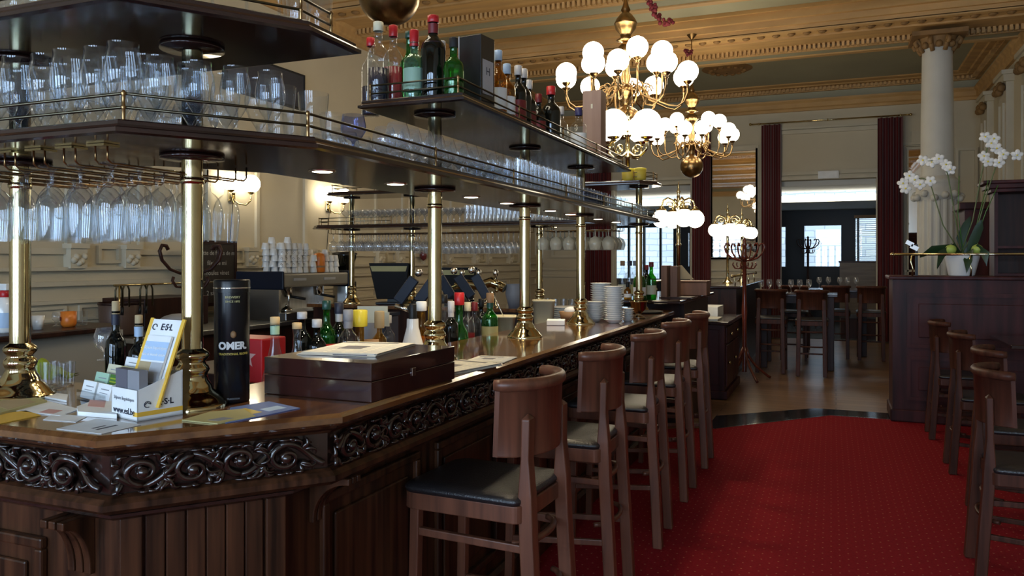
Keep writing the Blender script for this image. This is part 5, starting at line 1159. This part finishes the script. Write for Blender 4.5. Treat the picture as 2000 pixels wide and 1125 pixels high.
# left counter: spray bottle, cup, mug, glass
cx,cy=pv(10,-4.55),0
t=thing('spray_bottle','white spray bottle with a red collar at the window end','spray bottle',(-4.56,pv(9,-4.56),ZT)); obj('bottle_body',B().lathe([(.001,0),(.055,0),(.06,.01),(.06,.15),(.045,.19),(.022,.21)],20),WHITE,t); obj('collar',B().lathe([(.024,.21),(.026,.215),(.026,.245),(.02,.25)],16),C['red'],t); obj('trigger_head',B().box(-.05,.03,-.014,.014,.25,.29).bar((-.045,0,.26),(-.055,0,.20),.012,.01),WHITE,t,.004); obj('paper_label',B().lathe([(.0608,.03),(.0608,.12)],20),C['sky'],t)
t=thing('white_cup','plain white cup beside the first brass column','cup',(-4.58,pv(74,-4.58),ZT)); obj('cup_body',B().lathe([(.001,.004),(.028,.0),(.038,.085),(.036,.085),(.027,.008)],20),WHITE,t)
t=thing('orange_mug','orange mug with a small dark logo on the side counter','mug',(-4.58,pv(134,-4.58),ZT),-.5); obj('mug_body',B().lathe([(.001,.003),(.036,.0),(.046,.02),(.047,.098),(.044,.098),(.042,.02),(.001,.012)],22),C['orange'],t); obj('handle',B().tube([(-.045,0,.08),(-.075,0,.082),(-.085,0,.055),(-.072,0,.03),(-.043,0,.03)],.008,8),C['orange'],t); obj('logo',B().box(-.018,.02,-.0485,-.046,.04,.065),C['dred'],t)
put(TUMB,'tumbler',-4.60,pv(160,-4.6),ZT,'tumbler holding a straw beside the orange mug','tumbler',None)
put(SNIFT,'snifter_glass',-4.7,pv(110,-4.7),ZT,'small stemmed glass hidden behind the orange mug','snifter',None,s=.7)
# hanging rail with tongs, and brown bin
t=thing('hanging_rail','thin brass rail with hooks in front of the wainscot','rail',(0,0,0)); ya,yb=pv(222,-5.0),pv(440,-5.0); obj('tube',B().tube([(-5.0,ya,1.36),(-5.0,yb,1.36)],.008,8),BRASS,t); obj('upright',B().tube([(-5.0,ya+.05,.96),(-5.0,ya+.05,1.36)],.008,8),BRASS,t); obj('upright',B().tube([(-5.0,yb-.05,.96),(-5.0,yb-.05,1.36)],.008,8),BRASS,t)
for i,px in enumerate((232,246,280,292)):
    y=pv(px,-5.0); t=thing('bar_tongs','dark metal tongs hanging from the brass rail, %s from the window end'%ORD[i],'tongs',(-5.0,y,1.352),0,'tongs on the rail'); obj('loop',B().tube([(0,-.03,-.16),(0,-.03,-.03),(0,-.015,.006),(0,.015,.006),(0,.03,-.03),(0,.03,-.16)],.007,6),IRON,t); obj('grip',B().tube([(0,-.03,-.16),(0,-.035,-.22)],.011,6),BLACK,t)
bb=thing('back_counter','dark back counter with steel top along the side wall, under the coffee machine','counter',(0,0,0)); obj('worktop',B().box(-6.0,-4.88,4.4,8.2,.92,.96),STEEL,bb,.004); obj('front_panel',B().box(-5.98,-4.93,4.45,8.15,0,.92),W_DARK,bb)
t=thing('waste_bin','brown leather waste bin on the back counter','bin',(-5.2,pv(236,-5.2),.9605)); obj('bin_body',B().lathe([(.001,0),(.13,0),(.15,.02),(.16,.24),(.15,.25)],20),pbr('brown_leather',(.09,.05,.035),.45,var=.15),t); obj('rim',B().lathe([(.162,.24),(.168,.25),(.162,.26)],20),W_DARK,t)
t=thing('bag','folded grey white cloth bag on the back counter behind the corner column','bag',(-5.05,pv(350,-5.05),.9605)); obj('cloth',B().sphere((0,0,.07),.17,14,8,.45),C['lgrey'],t)
t=thing('crate','dark wooden crate beside the brown bin','crate',(-5.62,pv(300,-5.62),.9605)); obj('crate_body',B().box(-.3,.2,-.28,.45,0,.26),W_DARK,t,.006)
# chalkboard
y0,y1=pv(383,-5.75),pv(462,-5.75); ym=(y0+y1)/2
t=thing('chalkboard','framed chalkboard with a handwritten seafood menu beside the coat hooks','chalkboard',(-5.75,ym,.9605)); w=(y1-y0)/2
obj('slate',B().box(-.015,.0,-w+.03,w-.03,.16,.76),C['board'],t); f=B()
for q in ((-w,w,.13,.165),(-w,w,.75,.785),(-w,-w+.035,.165,.75),(w-.035,w,.165,.75)): f.box(-.02,.008,*q)
f.box(-.02,.0,-w+.05,-w+.09,0,.13).box(-.02,0,w-.09,w-.05,0,.13); obj('wood_frame',f,W_DARK,t)
for i,s in enumerate(('assiette de fruits de mer','filet de mi','moules vinet','sole','2 saumons')): lettering(s,.062 if i==0 else .066,C['chalk'],t,frameM((.001,0,.66-.1*i),(0,1,0),(0,0,1)),name='chalk_writing')
# --- coffee machine ---
cm=thing('coffee_machine','long steel espresso machine with dark side panels, cups stacked on top','coffee machine',(-5.22,6.78,.9605)); 
obj('base',B().box(-.27,.30,-.55,.55,0,.08),STEEL,cm,.008); obj('back_panel',B().box(-.28,-.05,-.54,.54,.08,.34),STEEL,cm); obj('top_housing',B().box(-.28,.27,-.55,.55,.32,.46),pbr('machine_steel',(.25,.24,.22),.35,metal=.8),cm,.02)
for s in (-1,1): obj('side_panel',B().prism([(-.30,s*.56-.012),(.28,s*.56-.012),(.28,s*.56+.012),(-.30,s*.56+.012)],.30,.48),NAVYP,cm,.02)
obj('side_leg',B().box(-.26,.22,-.56,-.53,.02,.32),STEEL,cm)
for k in range(2):
    y=-.3+k*.5; g=obj('group_head',B().lathe([(.05,.32),(.05,.24),(.035,.22)],16,(.12,y,0)),CHROME,cm); obj('portafilter',B().tube([(.12,y,.23),(.30,y+.05,.20)],.014,8),BLACK,g)
    obj('button_strip',B().box(.27,.274,y-.1,y+.1,.385,.41),C['lgrey'],cm)
obj('steam_wand',B().tube([(.2,-.45,.3),(.26,-.46,.24),(.25,-.45,.10)],.008,8),CHROME,cm)
for i,(x,y) in enumerate(((.17,-.38),(.20,.10))):
    t=thing('espresso_pot','chrome lidded pot on the coffee machine tray, %s'%('under the near group' if i==0 else 'under the far group'),'pot',(-5.22+x,6.78+y,1.041)); obj('body',B().lathe([(.001,0),(.06,0),(.062,.02),(.04,.035),(.015,.05)],18),CHROME,t); obj('knob',B().sphere((0,0,.06),.014,8,6),CHROME,t)
t=thing('coffee_grinder','coffee grinder with a dark bean hopper beyond the espresso machine','grinder',(-5.15,7.55,.9605)); obj('body',B().box(-.1,.1,-.1,.1,0,.36),CHROME,t,.02); obj('hopper',B().lathe([(.05,.36),(.13,.62),(.13,.65)],20),GDARK,t); obj('lid',B().lathe([(.14,.65),(.14,.67),(.05,.69),(.001,.69)],20),BLACK,t)
CUP=B().lathe([(.040,0),(.041,.004),(.030,.062),(.027,.066),(.001,.066)],14).mesh('coffee_cup',WHITE)
DOT=B().lathe([(.0075,.0),(.010,.0),(.010,.0012),(.0075,.0012)],12,M=Matrix.Rotation(PI/2,4,'Y')).mesh('logo_ring',BLACK)
def cup(x,y,z,label,dot):
    o=put(CUP,'coffee_cup',x,y,z,label,'cup','white cups stacked on the coffee machine')
    if dot:
        d=bpy.data.objects.new('logo_ring',DOT); COL.objects.link(d); d.parent=o; a=-1.0-o.rotation_euler[2]; d.location=(.0365*math.cos(a),.0365*math.sin(a),.028); d.rotation_euler=(0,0,a)
for i,(dy,n) in enumerate(((-.49,5),(-.40,6),(-.31,5),(-.22,5),(-.13,5),(.0,3),(.22,4),(.31,3),(.40,3))):
    for r in range(3):
        for k in range(max(1,n-(1 if r%2 else 0))):
            cup(-5.02-r*.095+rnd.uniform(-.008,.008),6.78+dy+rnd.uniform(-.008,.008),1.4225+k*.058,'white cup on the coffee machine, %s stack, %s row, %s from bottom'%(ORD[i],ORD[r],ORD[k]),r==0 and k in(1,2,3) and i in (0,1,2,3,4))
t=thing('orange_canister','orange rounded canister among the white cups on the coffee machine','canister',(-5.02,6.78+.11,1.4225)); obj('body',B().lathe([(.001,0),(.055,0),(.06,.01),(.06,.15),(.05,.19),(.02,.205),(.001,.206)],20),C['orange'],t); obj('print',B().lathe([(.0606,.05),(.0606,.07)],20),C['clay'],t)
# --- far run: tills, gold tap font, pots ---
def till(label,x,y,w,h,rz):
    t=thing('till_screen',label,'till',(x,y,ZT),rz); obj('foot',B().box(-w*.35,w*.35,-.08,.1,0,.02),BLACK,t,.006); obj('stand',B().box(-.05,.05,.02,.06,.02,h*.6),BLACK,t); s=obj('screen_housing',B().add([(-w*.36,-.03,.05),(w*.36,-.03,.05),(w*.5,-.10,h),(-w*.5,-.10,h),(-w*.36,.03,.05),(w*.36,.03,.05),(w*.5,-.04,h),(-w*.5,-.04,h)],[(0,1,2,3),(7,6,5,4),(0,4,5,1),(1,5,6,2),(2,6,7,3),(3,7,4,0)]),BLACK,t,.004); obj('top_strip',B().add([(-w*.42,-.099,h*.80),(w*.42,-.099,h*.80),(w*.46,-.104,h*.93),(-w*.46,-.104,h*.93)],[(0,1,2,3)]),C['olivep'],t)
till('black till screen leaning forward between two slim brass columns',pu(765,6.7),6.7,.40,.40,.25); till('large black till screen partly behind the middle brass column',pu(897,6.85),6.85,.38,.36,.25)
t=thing('tap_font','ornate gilded beer font with three chrome handles on the far run','beer font',(pu(935,6.62),6.62,ZT))
for s in (-.14,.14): obj('leg',B().lathe([(.05,0),(.03,.03),(.025,.14)],14,(s,0,0)),BRASS,t)
b=B().tube([(-.26,0,.17),(-.13,0,.21),(0,0,.19),(.13,0,.23),(.26,0,.17)],[.03,.045,.04,.05,.04],10)
for k in range(26): b.sphere((-.24+.48*rnd.random(),-.035+.05*rnd.random(),.15+.09*rnd.random()),.02,7,5)
obj('gilded_barrel',b,BRASS,t)
for s in (-.17,0,.17): obj('tap_handle',B().lathe([(.012,.22),(.012,.28),(.024,.29),(.026,.33),(.01,.345),(.001,.346)],12,(s,0,0)),CHROME,t)
t=thing('ice_bucket','dull pewter ice bucket beside the gilded font','bucket',(pu(1006,6.7),6.7,ZT)); obj('bucket_body',B().lathe([(.001,0),(.06,0),(.09,.12),(.085,.19),(.09,.21)],20),C['grey'],t); obj('handle_ring',B().tube([(.09,0,.16),(.12,0,.15),(.11,0,.1),(.085,0,.1)],.006,6),C['grey'],t)
for i,px in enumerate((1068,1084,1100,1116,1130)):
    for r in range(2): put(TUMB,'tumbler',pu(px,6.6+.1*r),6.6+.1*r,ZT,'tumbler upside down on the far run near the middle column, %s along, %s row'%(ORD[i],ORD[r]),'tumbler','tumblers on the far run',False,.9)
t=thing('sugar_dispenser','red glass vase standing on the wall ledge by the far shelf','vase',(-5.99,pv(827,-5.99),1.4905)); obj('vase_body',B().lathe([(.001,0),(.05,.005),(.02,.02),(.06,.08),(.07,.14),(.05,.22),(.045,.3)],18),GLASS,t); obj('contents',B().lathe([(.001,.05),(.045,.08),(.055,.14),(.04,.19),(.001,.2)],14),C['dred'],t)
bpy.data.objects['sugar_dispenser'].name='filled_vase'
# --- white tubs, plates and saucers ---
def tub(label,px,v,z,w,h,m):
    y=pv(px,v); t=thing('plastic_tub',label,'tub',(v,y,z),.35); b=B(); lv=[(w*.82,0),(w,h),(w*1.06,h),(w*1.06,h+.012),(w*.94,h+.012),(w*.78,.01)]; vs=[]
    for r,z_ in lv:
        for x,yy in outline(-r,r,r*.8,.03,3,.03): vs.append((x,yy,z_))
    n=len(vs)//len(lv); b.add(vs,[(j*n+i,j*n+(i+1)%n,(j+1)*n+(i+1)%n,(j+1)*n+i) for j in range(len(lv)-1) for i in range(n)],True); b.f.append(tuple(range((len(lv)-1)*n,len(lv)*n))); b.sm.append(False); obj('tub_body',b,m,t); return t
tub('wide cream tub with a spoon, right after the row of bar bottles',975,-2.04,1.0205,.105,.155,CREAMP); tub('tall cream tub between two brass columns',1062,-1.99,1.0205,.08,.225,CREAMP)
t=thing('long_spoon','long bar spoon leaning out of the wide cream tub','spoon',(-1.98,pv(990,-1.98),1.19)); obj('handle',B().tube([(0,0,-.05),(-.10,0,.14)],.003,6),CHROME,t); obj('bowl',B().sphere((.004,0,-.06),.014,8,6),CHROME,t)
def platemesh(r): return B().lathe([(.001,.003),(r*.55,.0),(r*.6,.004),(r*.98,.016),(r,.0185),(r*.97,.0195),(r*.6,.008),(.001,.007)],22).mesh('plate',WHITE)
PL,SA=platemesh(.125),platemesh(.085)
def stack(me,name,x,y,z,n,step,desc,grp,s=1):
    for k in range(n): put(me,name,x+rnd.uniform(-.002,.002),y+rnd.uniform(-.002,.002),z+k*step,'%s, %s from the bottom'%(desc,ORD[k]),'plate' if name=='plate' else 'bowl',grp,False,s)
BOWL=B().lathe([(.001,.004),(.035,.0),(.04,.004),(.07,.025),(.073,.027),(.068,.0275),(.038,.009),(.001,.008)],20).mesh('saucer',WHITE)
stack(BOWL,'saucer',pu(1174,5.62),5.62,ZT,15,.0165,'white saucer in the tallest stack behind','saucers in the tall rear stack',1.1)
stack(BOWL,'saucer',pu(1199,5.25),5.25,ZT,16,.0150,'white saucer in the tall stack at the front','saucers in the tall front stack',.95)
stack(BOWL,'saucer',pu(1160,5.3),5.3,ZT,8,.0165,'white saucer in the low stack by the column','saucers in the low stack',.95)
stack(BOWL,'saucer',pu(1226,5.42),5.42,ZT,6,.015,'small white saucer in the smallest stack','saucers in the smallest stack',.62)
stack(PL,'plate',-2.05,pv(1112,-2.05),LZ,8,.017,'large cream plate in the pile behind the last column','plates behind the last column',1.25)
for i,px in enumerate((1084,1090)):
    pass
t=thing('napkin_pile','small pile of white napkins in front of the tall cream tub','napkins',(-1.72,pv(1086,-1.72),ZT),.3); obj('folded_napkins',B().box(-.06,.06,-.06,.06,0,.035),C['paper'],t,.004)
t=thing('woven_basket','small dark woven basket with a white cloth behind the last column base','basket',(-1.78,pv(1112,-1.78),ZT)); obj('weave',B().lathe([(.001,0),(.06,0),(.075,.06),(.07,.06),(.06,.01)],16),C['clay'],t); obj('cloth',B().sphere((.01,0,.065),.05,10,7,.6),C['paper'],t)
x,y=at(1252,623,ZT); t=thing('metal_cooler','shiny dark metal goblet cooler at the end of the plates','cooler',(x-.03,y+.05,ZT)); obj('cup_body',B().lathe([(.001,0),(.05,0),(.045,.012),(.02,.03),(.03,.045),(.055,.07),(.06,.12),(.066,.125),(.06,.127)],20),pbr('dark_silver',(.25,.2,.15),.12,metal=1),t); obj('rim',B().lathe([(.066,.122),(.07,.126),(.066,.13)],20),BRASS,t)
t=thing('brass_bowl','low brass bowl behind the metal goblet cooler','bowl',(-1.62,6.0,ZT)); obj('bowl_body',B().lathe([(.001,0),(.05,0),(.09,.05),(.095,.055),(.09,.056)],20),BRASSD,t); obj('foot',B().lathe([(.05,0),(.052,.004),(.04,.01)],16),BRASSD,t)
# bottles at the far end
far=[(1216,6.95,'spirit',.31,.045,GLASS,C['clay'],C['cream'],'clear bottle with cream label, first of four tall ones at bar end'),(1230,7.0,'spirit',.31,.045,GLASS,C['ink'],C['cream'],'clear bottle with black top, second of four tall ones at bar end'),(1241,6.92,'spirit',.31,.045,GLASS,C['grey'],C['olivep'],'clear bottle with yellow label, third of four tall ones at bar end'),(1251,7.1,'spirit',.32,.04,GLASS,C['dred'],None,'clear bottle with dark red top, last of four tall ones at bar end'),(1249,6.80,'spirit',.27,.055,GGREEN,C['green'],C['paper'],'bright green bottle with a pale label at the bar end'),(1272,6.95,'wine',.30,.045,GGREEN,C['dred'],C['cream'],'dark green wine bottle standing last in the row at the bar end'),(1263,7.3,'spirit',.27,.04,GDARK,C['dred'],C['dred'],'dark red labelled bottle behind the green ones'),(1226,6.9,'spirit',.12,.035,GAMBER,BLACK,C['paper'],'short amber bottle in front of the tall clear ones')]
for px,u,kind,h,r,gm,cm_,lm,l in far: bottle(l,pu(px,u),u,1.2005,kind,h,r,gm,cm_,.045,lm,(.15,.42))
t=thing('menu_box','tall brown wooden menu box on the raised counter, by the green bottles','box',(pu(1311,7.35),7.35,1.2005),.0); obj('panel',B().box(-.075,-.02,-.1,.12,0,.30),W_BROWN,t,.003); obj('panel',B().box(.0,.065,-.05,.12,0,.295),W_BROWN,t,.003); obj('slanted_card',B().add([(.065,.1,.17),(.19,.1,.17),(.08,.1,.30),(.065,.1,.30),(.065,.11,.17),(.19,.11,.17),(.08,.11,.30),(.065,.11,.30)],[(0,1,2,3),(7,6,5,4),(0,4,5,1),(1,5,6,2),(2,6,7,3),(3,7,4,0)]),C['tan'],t); obj('base',B().box(-.09,.2,-.12,.14,0,.01),W_DARK,t)
t=thing('low_box','low brown wooden box behind the tall menu box','box',(pu(1352,8.0),8.0,1.2005)); obj('box_body',B().box(-.2,.16,-.12,.12,0,.13),W_BROWN,t,.004); obj('lid',B().box(-.205,.165,-.125,.125,.13,.145),W_BROWN,t,.003)
for i,(px,m) in enumerate(((1317,'paper'),(1331,'silver'),(1343,'lgrey'))):
    t=thing('small_pot',('white small pot before the tall menu box','glinting silver pot beside the white one','pale pot farther along the raised counter')[i],'pot',(-1.47-.02*i,pv(px,-1.47-.02*i),1.2005)); obj('pot_body',B().lathe([(.001,0),(.022,0),(.03,.075),(.028,.075)],14),C[m],t); obj('contents',B().lathe([(.026,.07),(.001,.072)],12),C['grey'],t)
t=thing('tray','dark round tray on the worktop in front of the raised counter','tray',(-1.45,6.35,ZT)); obj('dish',B().lathe([(.001,.0),(.14,0),(.16,.015),(.155,.016),(.14,.006),(.001,.005)],24),BLACKM,t); obj('handles',B().tube([(-.15,-.04,.015),(-.18,0,.03),(-.15,.04,.015)],.006,6),BLACK,t)
